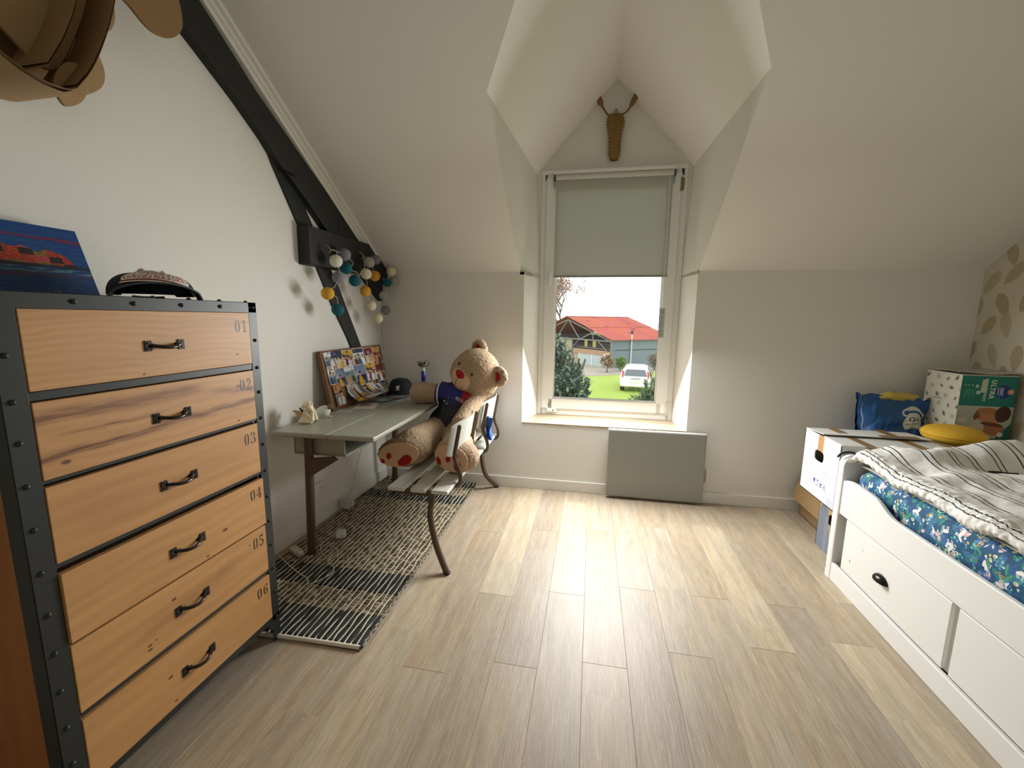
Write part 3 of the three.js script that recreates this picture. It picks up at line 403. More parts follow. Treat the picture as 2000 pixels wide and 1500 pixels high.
// ---------------------------------------------------------------- black roof timbers set in the left wall
const WALL_TURN = -0.035;
const onWall = (pts, depth, off = 0, bevel = 0.004) => extrude(pts.map(([z, y]) => [-(z - ZB), y]), depth, bevel).rotateY(Math.PI / 2).translate(off, 0, 0);   // [z, y] corners on the left wall; depth grows into the room
const leftWallPos = (z = ZB, y = 0) => [xl(z), y, z];
const blackBeam = lin(0.010, 0.011, 0.010, 0.62, { bumpMap: rep(plasterBump, 3), bumpScale: 0.0012 });
{
  const t = thing('roof_timber', 'black painted rafter and strut set into the white left wall', 'roof beam', leftWallPos(), WALL_TURN);
  part('rafter', onWall([[-1.34, 2.955], [-1.699, 2.720], [-1.870, 2.612], [-2.049, 2.496], [-2.211, 2.375], [-2.29, 2.30], [-2.526, 2.132], [-2.760, 1.95], [-3.0, 1.86], [-3.17, 1.720], [-3.40, 1.56], [-3.415, 1.70], [-3.42, 1.80], [-3.36, 1.90], [-3.17, 2.0], [-3.070, 2.030], [-2.537, 2.357], [-2.163, 2.597], [-1.867, 2.828], [-1.42, 3.115]], 0.07, -0.02), blackBeam, t);
  part('strut', onWall([[-2.262, 2.331], [-2.291, 2.276], [-2.476, 1.982], [-2.632, 1.741], [-2.778, 1.492], [-2.935, 1.271], [-3.12, 0.95], [-3.27, 0.95], [-3.111, 1.199], [-2.980, 1.422], [-2.845, 1.656], [-2.735, 1.80], [-2.621, 1.986], [-2.526, 2.132], [-2.45, 2.24]], 0.035, -0.02), blackBeam, t);
  part('tie_beam', planar(bb(-0.02, 0.082, 1.748, 1.982, 0.985, 0.02, 0.006)), lin(0.014, 0.014, 0.015, 0.6, { bumpMap: rep(plasterBump, 3), bumpScale: 0.0015 }), t);
  part('mortise_shadow_strip', bb(0.049, 0.0515, 2.243, 2.262, 1.115, 1.035, 0.001), std('#000000', 1), t);  // black strip laid on the rafter, painting the shadow in the joint
  part('peg', rod([0.05, 2.03, 0.62], [0.056, 2.03, 0.62], 0.012), blackBeam, t);
  part('peg', rod([0.05, 1.86, 0.10], [0.056, 1.86, 0.10], 0.012), blackBeam, t);

  // cotton-ball lights hung from two hooks on the tie beam, their lead running down to a plug
  const s = thing('string_lights', 'string of teal, mustard, grey and cream cotton ball lights hung on the black beam', 'string lights', [-1.66, 1.79, -2.75]), O = [-1.66, 1.79, -2.75], rel = (p) => p.map((q, i) => q - O[i]);
  const cols = { w: '#dcdccb', g: '#85808c', t: '#0e5a66', m: '#d6a034', c: '#e6d9bd', s: '#aeb0a4' };
  const balls = [[-1.659, 1.784, -2.616, 0.041, 'w'], [-1.668, 1.842, -2.735, 0.041, 'g'], [-1.659, 1.682, -2.635, 0.040, 'g'], [-1.665, 1.752, -2.745, 0.038, 't'], [-1.663, 1.572, -2.514, 0.040, 'm'], [-1.66, 1.472, -2.612, 0.040, 't'], [-1.652, 1.678, -2.823, 0.040, 't'], [-1.645, 1.828, -3.02, 0.039, 's'], [-1.655, 1.862, -3.14, 0.037, 'g'], [-1.647, 1.739, -2.972, 0.040, 'c'], [-1.652, 1.738, -3.11, 0.040, 'm'], [-1.648, 1.613, -2.956, 0.039, 'm'], [-1.645, 1.511, -3.026, 0.038, 'c'], [-1.642, 1.416, -3.116, 0.039, 'c'], [-1.638, 1.481, -3.239, 0.038, 'g'], [-1.633, 1.795, -3.35, 0.039, 'c'], [-1.635, 1.730, -3.405, 0.036, 's'], [-1.640, 1.700, -3.285, 0.034, 't'], [-1.638, 1.597, -3.222, 0.037, 's']];
  const weave = pixelTex(256, 128, (u, v) => { const h = 0.5 + 0.25 * Math.sin(u * 400 + 18 * n2(u * 6, v * 9)) + 0.25 * n2(u * 60, v * 40); return [h, h, h]; }, false);
  const mats = Object.fromEntries(Object.entries(cols).map(([k, v]) => [k, phys(v, 0.9, { bumpMap: weave, bumpScale: 0.0012, sheen: 0.2, sheenColor: new THREE.Color(v) })]));
  balls.forEach(([x, y, z, r, k], i) => { const m = part('cotton_ball', warp(new THREE.SphereGeometry(r, 28, 20), (v) => v.multiplyScalar(1 + 0.018 * n3(v.x * 40 + i * 9, v.y * 40, v.z * 40))), mats[k], s); m.position.set(...rel([x, y, z])); m.rotation.set(i, i * 2, i * 3); });
  const wire = std('#b9b7a6', 0.6), order = [[5, 4, 2, 0], [0, 1, 3, 6], [6, 9, 7], [7, 8, 10, 11, 12], [12, 13, 14], [14, 18, 17, 15, 16]];
  const lead = (pts, r = 0.0022, seg = 40) => tube(pts.map(rel), r, seg, 6), wires = [];
  const hookA = [-1.675, 1.853, -2.59], hookB = [-1.668, 1.868, -2.985], cen = (i) => balls[i].slice(0, 3), bump = (p, d) => [p[0] + d, p[1], p[2]];
  wires.push(lead([cen(5), [-1.64, 1.55, -2.575], cen(4), [-1.632, 1.62, -2.55], cen(2), [-1.628, 1.72, -2.60], cen(0), [-1.64, 1.84, -2.60], hookA, cen(1), [-1.645, 1.79, -2.80], cen(3), [-1.655, 1.735, -2.87], cen(6), [-1.645, 1.735, -2.89], [-1.64, 1.78, -2.94], hookB, cen(7), cen(8), [-1.64, 1.78, -3.06], cen(10), cen(9), [-1.635, 1.66, -2.96], cen(11), cen(12), [-1.636, 1.45, -3.10], cen(13), [-1.636, 1.46, -3.2], cen(14), cen(18), [-1.63, 1.66, -3.27], cen(17), cen(15), cen(16)], 0.0022, 240));
  wires.push(lead([cen(18), [-1.72, 1.50, -3.36], [-1.755, 1.40, -3.40], [-1.762, 1.1, -3.37], [-1.768, 0.9, -3.31], [-1.775, 0.5, -3.10], [-1.78, 0.28, -2.965], [-1.783, 0.13, -2.89], [-1.775, 0.075, -2.83], [-1.76, 0.06, -2.775]], 0.0022, 80));
  part('wire', wires[0], wire, s); part('power_lead', wires[1], wire, s);
  for (const h of [hookA, hookB]) part('hook', tube([[-1.712, h[1] + 0.025, h[2]], [h[0] - 0.02, h[1] + 0.022, h[2]], [h[0] - 0.006, h[1] + 0.006, h[2]], [h[0] - 0.004, h[1] - 0.012, h[2]], [h[0] - 0.018, h[1] - 0.02, h[2]]].map(rel), 0.0045, 20, 8), std('#8d8d72', 0.45, { metalness: 0.3 }), s);
  part('transformer', (() => { const g = merge(bx(0.05, 0.075, 0.062, 0, 0, 0, 0.010), bx(0.03, 0.05, 0.045, 0.03, 0.002, 0.0, 0.008)); return g.rotateY(0.2).translate(...rel([-1.735, 0.058, -2.735])); })(), lin(0.62, 0.63, 0.62, 0.4), s, 'pale transformer plug at the skirting');

  const so = thing('wall_socket', 'white double wall socket behind the brown desk leg', 'socket', leftWallPos(-2.51, 0.25), WALL_TURN);
  part('plate', bx(0.011, 0.085, 0.15, 0.0055, 0, 0, 0.005), whitePaint, so);
  for (const dz of [-0.036, 0.036]) part('socket_well', rod([0.0095, 0, dz], [0.0125, 0, dz], 0.021, 0.021, 20), lin(0.7, 0.69, 0.64, 0.4), so);
}
// slotted cardboard trophy in the top left corner of the view
{
  const t = thing('cardboard_trophy_head', 'brown cardboard animal trophy head of slotted plates high on the left wall', 'wall decoration', leftWallPos(-1.25, 2.4), WALL_TURN), c0 = t.position.clone();
  const card = std('#a98c66', 0.9, { bumpMap: plasterBump, bumpScale: 0.0005 }), cardD = std('#8d6f4a', 0.9);
  // outlines as [z, y] on the wall, at their stand-off
  const flat = (pts, off, d = 0.012) => { const c = new THREE.CatmullRomCurve3(pts.map(([z, y]) => V(z, y, 0)), true, 'catmullrom', 0.5).getPoints(pts.length * 7).map((p) => [p.x, p.y]); return onWall(c, d, off, 0.002); };
  part('back_plate', flat([[-0.86, 2.62], [-1.13, 2.20], [-1.20, 2.155], [-1.27, 2.165], [-1.36, 2.30], [-1.42, 2.42], [-1.44, 2.62], [-1.2, 2.85], [-0.95, 2.85]], 0.0, 0.018), cardD, t);
  part('cheek_plate', flat([[-0.90, 2.75], [-1.05, 2.36], [-1.14, 2.24], [-1.225, 2.205], [-1.30, 2.34], [-1.36, 2.52], [-1.38, 2.75], [-1.1, 2.9]], 0.105), card, t);
  // the deep bands are plates standing out from the wall
  const band = (pts, o0, o1, th = 0.012) => { const c = new THREE.CatmullRomCurve3(pts.map(([z, y]) => V(z - ZB, y, 0))).getPoints(24), pos = []; const g = sheet((u, v) => { const p = c[Math.round(u * 24)]; return [mix(o0, o1, v), p.y, p.x]; }, 24, 3), g2 = g.clone(); g2.translate(0, th, 0); return merge(g, g2); };
  part('jaw_plate', band([[-0.80, 2.36], [-0.93, 2.20], [-1.01, 2.12], [-1.09, 2.09], [-1.17, 2.095], [-1.215, 2.12]], 0.02, 0.27), card, t);
  part('snout_plate', band([[-1.205, 2.13], [-1.25, 2.20], [-1.30, 2.31], [-1.35, 2.46], [-1.385, 2.64], [-1.39, 2.8]], 0.05, 0.24), cardD, t);
  part('brow_plate', band([[-1.14, 2.16], [-1.19, 2.26], [-1.235, 2.38], [-1.265, 2.52], [-1.28, 2.72]], 0.06, 0.235), cardD, t);
  part('cross_plate', flat([[-1.21, 2.09], [-1.26, 2.12], [-1.285, 2.18], [-1.27, 2.235], [-1.225, 2.22], [-1.19, 2.15]], 0.16), card, t);
  part('cross_plate', flat([[-1.25, 2.16], [-1.31, 2.17], [-1.375, 2.23], [-1.385, 2.30], [-1.345, 2.37], [-1.30, 2.33]], 0.10), card, t);
  part('cross_plate', flat([[-1.375, 2.44], [-1.43, 2.44], [-1.46, 2.50], [-1.45, 2.58], [-1.40, 2.56]], 0.08), card, t);
  part('antler_plate', flat([[-1.42, 2.58], [-1.47, 2.53], [-1.54, 2.495], [-1.62, 2.52], [-1.67, 2.60], [-1.64, 2.72], [-1.5, 2.75]], 0.15), cardD, t);
  for (const m of t.children) m.geometry.translate(0, -2.4, -(-1.25 - ZB) / Math.cos(WALL_TURN));
}

// ---------------------------------------------------------------- school desk and the bench joined seats
const brownSteel = lin(0.085, 0.050, 0.028, 0.42), greyWood = (() => { const t = pixelTex(512, 512, (u, v) => { const n = 0.5 + 0.22 * n2(u * 130, v * 5) + 0.2 * n2(u * 40, v * 2) + 0.15 * fbm(u * 6, v * 4, 3); return [mix(0.60, 0.69, n), mix(0.605, 0.685, n), mix(0.555, 0.625, n)]; }); return t; })();
const greyTop = lin(0.92, 0.93, 0.90, 0.36, { map: greyWood }), greyLight = lin(0.60, 0.61, 0.55, 0.36);
const DT = 0.79;
{
  const d = thing('school_desk', 'long grey school desk with brown legs and an open shelf against the left wall', 'desk', [-1.44, 0, -2.73], 0.012);
  const x0 = -0.315, x1 = 0.305, z0 = -0.665, z1 = 0.69;
  for (const [a, b, y] of [[x0, 0.028, 0], [0.0285, x1, 0]]) part('top_board', planar(bb(a, b, DT - 0.028, DT, z0, z1, 0.009)), greyTop, d);
  for (const z of [z1 - 0.10, z0 + 0.06]) part('top_frame', bb(x0 + 0.03, x1 - 0.07, DT - 0.047, DT - 0.028, z, z + 0.04, 0.004), brownSteel, d);
  for (const z of [z1 - 0.105, z0 + 0.105]) {
    part('leg', merge(rod([-0.155, DT - 0.04, z], [-0.18, 0.008, z], 0.025, 0.023, 18), rod([-0.18, 0, z], [-0.18, 0.02, z], 0.027, 0.027, 18)), brownSteel, d);
    part('gusset', extrude([[0, 0], [0.165, 0.105], [0.14, 0.125], [0, 0.105]], 0.03, 0.004).translate(-0.145, 0.505, z - 0.015), brownSteel, d);
  }
  const sx0 = -0.27, sx1 = 0.052, sy0 = 0.625, sy1 = 0.742, sz0 = z0 + 0.02, sz1 = z1 - 0.13;
  part('shelf_end', planar(bb(sx0, sx1, sy0, sy1, sz1 - 0.012, sz1, 0.002)), greyTop, d); part('shelf_end', planar(bb(sx0, sx1, sy0, sy1, sz0, sz0 + 0.012, 0.002)), greyTop, d);
  part('shelf_floor', planar(bb(sx0, sx1 + 0.008, sy0 - 0.002, sy0 + 0.012, sz0, sz1, 0.002)), greyTop, d); part('shelf_back', bb(sx0, sx0 + 0.012, sy0, sy1, sz0, sz1, 0.002), lin(0.3, 0.31, 0.28, 0.6), d);
}
{
  // the bench: three slats, two curved backrests on bent tubes, a bent leg at each end
  const b = thing('school_bench', 'two seat school bench with grey slats, curved backrests and brown tube frame', 'bench', [-0.9, 0, -2.78]), O = [-0.9, 0, -2.78], R = (x, y, z) => [x - O[0], y, z - O[2]];
  const seatY = 0.472, z0 = -3.405, z1 = -2.158;
  for (const [xa, xb] of [[-1.116, -1.013], [-0.978, -0.888], [-0.855, -0.756]]) part('slat', planar(bb(xa - O[0], xb - O[0], seatY - 0.023, seatY, z0 - O[2], z1 - O[2], 0.007)), greyLight, b);
  for (const z of [-2.20, -3.36]) {
    part('leg', tube([R(-1.06, 0.437, z), R(-0.93, 0.437, z), R(-0.878, 0.43, z), R(-0.862, 0.40, z), R(-0.874, 0.33, z), R(-0.866, 0.26, z + 0.01), R(-0.828, 0.135, z + 0.03), R(-0.756, 0.012, z + (z > -3 ? 0.075 : -0.05))], 0.0185, 44, 14), brownSteel, b);
    part('foot', rod(R(-0.757, 0, z + (z > -3 ? 0.076 : -0.05)), R(-0.749, 0.016, z + (z > -3 ? 0.073 : -0.049)), 0.0195, 0.0195, 14), std('#2a1a12', 0.8), b);
    part('cross_bar', bb(-1.12 - O[0], -0.76 - O[0], 0.437, 0.449, z - O[2] - 0.015, z - O[2] + 0.015, 0.003), brownSteel, b);
  }
  part('rail', rod(R(-1.0, 0.425, -3.36), R(-1.0, 0.425, -2.2), 0.013), brownSteel, b);
  for (const [za, zb] of [[-2.325, -2.705], [-2.995, -3.365]]) {
    for (const z of [za, zb]) part('back_tube', merge(tube([R(-1.02, 0.435, z), R(-0.86, 0.435, z), R(-0.79, 0.437, z), R(-0.752, 0.446, z), R(-0.733, 0.475, z), R(-0.737, 0.525, z), R(-0.760, 0.585, z), R(-0.768, 0.63, z), R(-0.756, 0.70, z), R(-0.736, 0.808, z)], 0.0125, 60, 12), ball(0.0125, ...R(-0.736, 0.808, z), 1, 0.6, 1)), brownSteel, b);
    const zm = (za + zb) / 2, hw = 0.232;
    part('backrest', (() => {
      const side = (o) => sheet((u, v) => { const a = (u - 0.5) * 2, c = Math.abs(a); const edge = 1 - Math.pow(c, 6) * 0.14, y0 = 0.612, y1 = 0.830 - 0.022 * Math.pow(c, 5), y = mix(y0 + 0.015 * Math.pow(c, 6), y1, v), lean = 0.185 * (y - 0.61); return R(-0.765 + lean - 0.05 * a * a + o, y, zm + a * hw * (0.97 - 0.03 * c)); }, 26, 8);
      const A = side(0), B = side(0.008), rimf = (v) => sheet((u, t) => { const i = Math.round(u * 26), k = v * 8 * 27 + i, p = A.attributes.position, q = B.attributes.position; return [mix(p.getX(k), q.getX(k), t), mix(p.getY(k), q.getY(k), t), mix(p.getZ(k), q.getZ(k), t)]; }, 26, 1), rimv = (i) => sheet((u, t) => { const j = Math.round(u * 8), k = j * 27 + i, p = A.attributes.position, q = B.attributes.position; return [mix(p.getX(k), q.getX(k), t), mix(p.getY(k), q.getY(k), t), mix(p.getZ(k), q.getZ(k), t)]; }, 8, 1);
      return merge(A, B, rimf(0), rimf(1), rimv(0), rimv(26));
    })(), new THREE.MeshStandardMaterial({ color: new THREE.Color().setRGB(0.62, 0.64, 0.59), roughness: 0.34, side: THREE.DoubleSide }), b);
    for (const z of [za, zb]) part('bolt', ball(0.007, ...R(-0.735, 0.785, z), 0.6, 1, 1), std('#4b3a2c', 0.4, { metalness: 0.5 }), b);
  }
}

// ---------------------------------------------------------------- the big teddy bear sitting on the bench
{
  const b = thing('teddy_bear', 'huge beige teddy bear in a navy, blue and red shirt slumped on the bench', 'teddy bear', [-0.98, 0.472, -2.98]), O = [-0.98, 0.472, -2.98];
  const f = V(-0.47, -0.06, 0.88).normalize(), u0 = V(0.47, 0.86, 0.16), u = u0.clone().addScaledVector(f, -u0.dot(f)).normalize(), r = V(0, 0, 0).crossVectors(u, f).normalize(), C = V(-0.838, 1.030, -3.085);
  const hp = (a, b2, c) => { const p = C.clone().addScaledVector(r, a).addScaledVector(u, b2).addScaledVector(f, c); return [p.x, p.y, p.z]; };
  const toHead = (p) => { const d = V(...p).sub(C); return [d.dot(r), d.dot(u), d.dot(f)]; };
  const rot = (p, c, ang) => { const x = p[0] - c[0], y = p[1] - c[1], k = Math.cos(ang), s = Math.sin(ang); return [k * x + s * y, -s * x + k * y, p[2] - c[2]]; };
  const torso = (p) => sminf(sminf(ellip(p, [-1.02, 0.615, -3.03], [0.175, 0.15, 0.19]), ellip(p, [-0.945, 0.78, -3.06], [0.145, 0.15, 0.15]), 0.08), ellip(p, [-0.90, 0.88, -3.07], [0.10, 0.08, 0.10]), 0.05);
  const armR = (p) => sminf(capsule(p, [-1.03, 0.865, -3.03], [-1.23, 0.868, -3.0], 0.066, 0.076), ellip(p, [-1.255, 0.868, -2.995], [0.078, 0.078, 0.082]), 0.03);
  const armL = (p) => capsule(p, [-0.815, 0.86, -3.01], [-0.855, 0.715, -2.74], 0.058, 0.066);
  const legR = (p) => { const leg = capsule(p, [-1.09, 0.60, -2.98], [-1.125, 0.60, -2.56], 0.105, 0.112), q = rot(p, [-1.172, 0.570, -2.50], 0.18); return sminf(leg, Math.max(ellip(q, [0, 0, 0], [0.168, 0.098, 0.115]), q[2] - 0.062), 0.045); };
  const legL = (p) => { const leg = capsule(p, [-0.93, 0.60, -3.0], [-0.835, 0.585, -2.56], 0.11, 0.104), q = [p[0] + 0.80, p[1] - 0.577, p[2] + 2.475], k = 0.3, s = [Math.cos(k) * q[0] + Math.sin(k) * q[2], q[1], -Math.sin(k) * q[0] + Math.cos(k) * q[2]]; return sminf(leg, Math.max(ellip(s, [0, 0, 0], [0.148, 0.103, 0.115]), s[2] - 0.06), 0.045); };
  const earR = [0.178, 0.080, -0.025], earL = [-0.118, 0.118, -0.085];
  const head = (p) => { const q = toHead(p); let d = sminf(ellip(q, [0, 0.01, 0], [0.178, 0.164, 0.160]), ellip(q, [0, -0.062, 0.02], [0.190, 0.110, 0.146]), 0.06);
    for (const e of [earR, earL]) { const k = [q[0] - e[0], q[1] - e[1], q[2] - e[2]]; d = sminf(d, Math.max(ellip(k, [0, 0, 0], [0.074, 0.074, 0.042]), -ellip(k, [0, 0, 0.036], [0.050, 0.050, 0.026])), 0.014); }
    return d; };
  const groove = (p) => { const q = toHead(p); return q[2] > 0.05 && q[1] > 0.06 ? 0.004 * Math.exp(-((q[0] / 0.005) ** 2)) : 0; };
  const fuzz = (p) => 0.0035 * n3(p[0] * 55, p[1] * 55, p[2] * 55) + 0.0022 * n3(p[0] * 130, p[1] * 130, p[2] * 130);
  const whole = (p) => { let d = sminf(torso(p), head(p), 0.02); d = sminf(d, armR(p), 0.03); d = sminf(d, armL(p), 0.03); d = sminf(d, legR(p), 0.03); d = sminf(d, legL(p), 0.03); return d; };
  const body = meshField([-0.965, 0.845, -2.86], 0.50, 116, (p) => { const d = whole(p); return Math.abs(d) < 0.05 ? Math.max(d + fuzz(p) + groove(p), 0.4745 - p[1] + (p[0] > -1.12 && p[0] < -0.75 ? 0 : -0.2)) : d; }, 160000);
  body.translate(-O[0], -O[1], -O[2]);
  const furBump = pixelTex(512, 512, (a, c) => { const h = 0.5 + 0.3 * n2(a * 110 + 3 * n2(a * 9, c * 9), c * 46) + 0.25 * n2(a * 60, c * 60 + 9); return [h, h, h]; }, false);
  const furCol = pixelTex(512, 512, (a, c) => { const h = 0.5 + 0.28 * n2(a * 110 + 3 * n2(a * 9, c * 9), c * 46) + 0.25 * n2(a * 18, c * 18); return [mix(0.68, 0.89, h), mix(0.57, 0.775, h), mix(0.455, 0.65, h)]; });
  const fur = phys('#ffffff', 0.95, { map: furCol, bumpMap: furBump, bumpScale: 0.006, sheen: 0.5, sheenColor: new THREE.Color('#d9c3a5'), sheenRoughness: 0.7 });
  const skin = part('body', planar(mergeVertices(body), 3), fur, b);
  const velour = phys('#dfb997', 0.85, { sheen: 0.5, sheenColor: new THREE.Color('#e8c6a4'), bumpMap: plasterBump, bumpScale: 0.0006 }), red = std('#a5101c', 0.8), black = phys('#120c0c', 0.2, { clearcoat: 0.6 }), thread = std('#5d3d2c', 0.8);
  const place = (g) => g.translate(-O[0], -O[1], -O[2]);
  const inHead = new THREE.Matrix4().makeBasis(r, u, f).setPosition(C);
  part('muzzle', place(ball(1, 0, -0.042, 0.112, 0.108, 0.098, 0.086, 32, 24).applyMatrix4(inHead)), velour, b, 'smooth pale muzzle');
  part('nose', place(warp(ball(1, 0.0, 0.010, 0.184, 0.040, 0.031, 0.018, 24, 18), (v) => { v.x *= 1 + (v.y - 0.010) * 9; }).applyMatrix4(inHead)), red, b, 'red stitched nose');
  const onMuz = (x, y, lift = 0.0) => { const k = 1 - (x / 0.108) ** 2 - ((y + 0.042) / 0.098) ** 2; return hp(x, y, 0.112 + 0.086 * Math.sqrt(Math.max(0.02, k)) + lift); };
  const stitch = (pts) => place(tube(pts.map((p) => onMuz(p[0], p[1], 0.0012)), 0.0021, 30, 6));
  part('mouth', merge(stitch([[0, -0.018], [0.0, -0.055], [0.0, -0.086]]), stitch([[-0.052, -0.068], [-0.036, -0.094], [-0.014, -0.098], [0, -0.086], [0.018, -0.100], [0.042, -0.094], [0.058, -0.066]])), thread, b);
  const onHead = (x, y) => { let z = 0.1; for (let i = 0; i < 60; i++) { if (head(hp(x, y, z)) > 0) break; z += 0.002; } return z; };
  for (const s of [-1, 1]) part('eye', place(ball(0.0115, s * 0.070, 0.052, onHead(s * 0.070, 0.052) + 0.001, 0.85, 1.15, 0.7).applyMatrix4(inHead)), black, b);
  part('inner_ear', place(ball(1, earR[0] - 0.008, earR[1] - 0.006, earR[2] + 0.013, 0.040, 0.043, 0.008).applyMatrix4(inHead)), red, b, 'red ear lining');
  part('inner_ear', place(ball(1, earL[0], earL[1], earL[2] + 0.013, 0.040, 0.043, 0.008).applyMatrix4(inHead)), red, b, 'red ear lining');
  // soles with their red pads, laid on the flat of each foot
  const sole = (c, k, rx, ry, ang, out) => { const g = new THREE.CylinderGeometry(1, 1.02, 0.012, 40, 1).rotateX(Math.PI / 2).scale(rx, ry, 1); g.rotateZ(ang); return g.rotateY(k).translate(...c.map((q, i) => q - O[i])); };
  part('sole', sole([-1.172, 0.570, -2.4345], 0, 0.138, 0.078, 0.18), velour, b); 
  const kl = -0.3, nl = [Math.sin(kl), 0, Math.cos(kl)], cl = [-0.80 + nl[0] * 0.064, 0.577, -2.475 + nl[2] * 0.064];
  part('sole', sole(cl, kl, 0.122, 0.083, 0), velour, b);
  const heart = (s) => extrude(new THREE.Shape().moveTo(0, -s).bezierCurveTo(-s * 0.9, -s * 0.5, -s * 0.95, s * 0.35, -s * 0.35, s * 0.85).bezierCurveTo(0, s * 1.15, s * 0.5, s * 1.0, s * 0.75, s * 0.5).bezierCurveTo(s * 0.95, 0, s * 0.6, -s * 0.7, 0, -s), 0.006, 0.002);
  const padR = (g, x, y) => g.translate(x - O[0], y - O[1], -2.4285 - O[2]);
  part('paw_pad', padR(heart(0.022), -1.236, 0.556), red, b); part('paw_pad', padR(heart(0.017).rotateZ(0.9), -1.278, 0.520), red, b);
  part('paw_pad', padR(extrude(new THREE.Shape().moveTo(-0.05, -0.028).bezierCurveTo(-0.055, -0.005, -0.035, 0.0, -0.022, 0.016).bezierCurveTo(-0.008, 0.040, 0.036, 0.042, 0.042, 0.012).bezierCurveTo(0.046, -0.012, 0.02, -0.034, -0.012, -0.038).bezierCurveTo(-0.03, -0.04, -0.046, -0.042, -0.05, -0.028), 0.006, 0.002), -1.125, 0.540), red, b);
  const padL = (g, x, y) => g.translate(x, y, 0.0085).rotateY(kl).translate(...cl.map((q, i) => q - O[i]));
  part('paw_pad', padL(heart(0.021), -0.018, -0.006), red, b); part('paw_pad', padL(heart(0.019).rotateZ(0.4), 0.04, 0.028), red, b);
  part('paw_pad', padL(heart(0.028).scale(0.6, 1, 1).rotateZ(0.5), -0.088, -0.028), red, b); part('paw_pad', padL(heart(0.03), 0.05, -0.042), red, b);
  // shirt
  const shirtField = (p) => { const q = [p[0], p[1], p[2]]; let d = sminf(torso(q) - 0.011, capsule(q, [-1.0, 0.87, -3.045], [-1.09, 0.872, -3.015], 0.079, 0.083), 0.03); d = sminf(d, capsule(q, [-0.86, 0.86, -3.02], [-0.85, 0.82, -2.95], 0.074, 0.076), 0.03); d = Math.max(d, -head(q) + 0.004, 0.555 - p[1] + 0.45 * (p[0] + 1.02) + 0.0, -1.125 - p[0] + 0.15 * (p[1] - 0.87) - (p[1] < 0.80 ? 0.15 : 0)); d = Math.max(d, -(armL(q) - 0.004) + (p[2] > -2.93 ? 0 : -1)); return d + 0.004 * n3(p[0] * 14, p[1] * 14, p[2] * 9) * 0.8; };
  const shirt = meshField([-0.96, 0.77, -3.04], 0.26, 64, shirtField, 40000).translate(-O[0], -O[1], -O[2]);
  const cloth = canvasTex(512, 512, (x) => {     // front of the shirt: 0.5 m square from x -1.22, y 0.52
    const P = (a, c) => [(a + 1.22) / 0.5 * 512, 512 - (c - 0.52) / 0.5 * 512], poly = (col, pts) => { x.fillStyle = col; x.beginPath(); pts.forEach((p, i) => x[i ? 'lineTo' : 'moveTo'](...P(...p))); x.fill(); };
    x.fillStyle = '#0b0d22'; x.fillRect(0, 0, 512, 512);
    poly('#161c78', [[-1.22, 1.02], [-1.22, 0.80], [-1.03, 0.86], [-0.985, 0.838], [-0.93, 0.825], [-0.90, 0.89], [-0.92, 1.02]]); poly('#9c0f1e', [[-0.90, 1.02], [-0.905, 0.86], [-0.918, 0.822], [-0.86, 0.81], [-0.72, 0.84], [-0.72, 1.02]]);
    poly('#10143a', [[-1.05, 0.835], [-0.985, 0.838], [-0.93, 0.825], [-0.94, 0.79], [-1.06, 0.80]]);
    x.fillStyle = '#d9d9de'; x.font = 'bold 30px sans-serif'; x.save(); x.translate(...P(-0.955, 0.848)); x.rotate(0.3); x.fillText('RICA', 0, 0); x.restore();
    for (const [a, c, s] of [[-1.045, 0.826, 9], [-1.02, 0.812, 8], [-1.01, 0.852, 4]]) { x.beginPath(); x.ellipse(...P(a, c), s, s * 0.5, 0.5, 0, 7); x.fill(); }
    x.globalAlpha = 0.35; x.fillRect(...P(-1.0, 0.768), 60, 3); x.fillRect(...P(-1.07, 0.765), 40, 3); x.fillRect(...P(-1.01, 0.742), 50, 3);
  });
  { const p = shirt.attributes.position, uv = new Float32Array(p.count * 2); for (let i = 0; i < p.count; i++) { uv[2 * i] = (p.getX(i) + O[0] + 1.22) / 0.5; uv[2 * i + 1] = (p.getY(i) + O[1] - 0.52) / 0.5; } shirt.setAttribute('uv', new THREE.BufferAttribute(uv, 2)); }
  part('shirt', shirt, lin(0.95, 0.95, 0.95, 0.55, { map: cloth }), b);
  part('sleeve_trim', place(tube(Array.from({ length: 13 }, (_, i) => { const a = i / 12 * Math.PI * 2; return [-1.098 + 0.005 * Math.sin(a), 0.872 + 0.086 * Math.sin(a), -3.013 + 0.086 * Math.cos(a)]; }), 0.007, 40, 8, true)), lin(0.72, 0.70, 0.66, 0.8), b, 'white sleeve trim');
  part('shirt_hem', place(warp(sheet((a, c) => [mix(-0.80, -0.70, a) + 0.015 * Math.sin(c * 5 + a * 9), mix(0.52, 0.70, c), mix(-3.22, -2.98, a) + 0.012 * Math.sin(a * 30 + c * 3)], 24, 10), () => {})), new THREE.MeshStandardMaterial({ color: new THREE.Color('#1a55b8'), roughness: 0.7, side: THREE.DoubleSide }), b, 'bright blue back hem of the shirt');
}

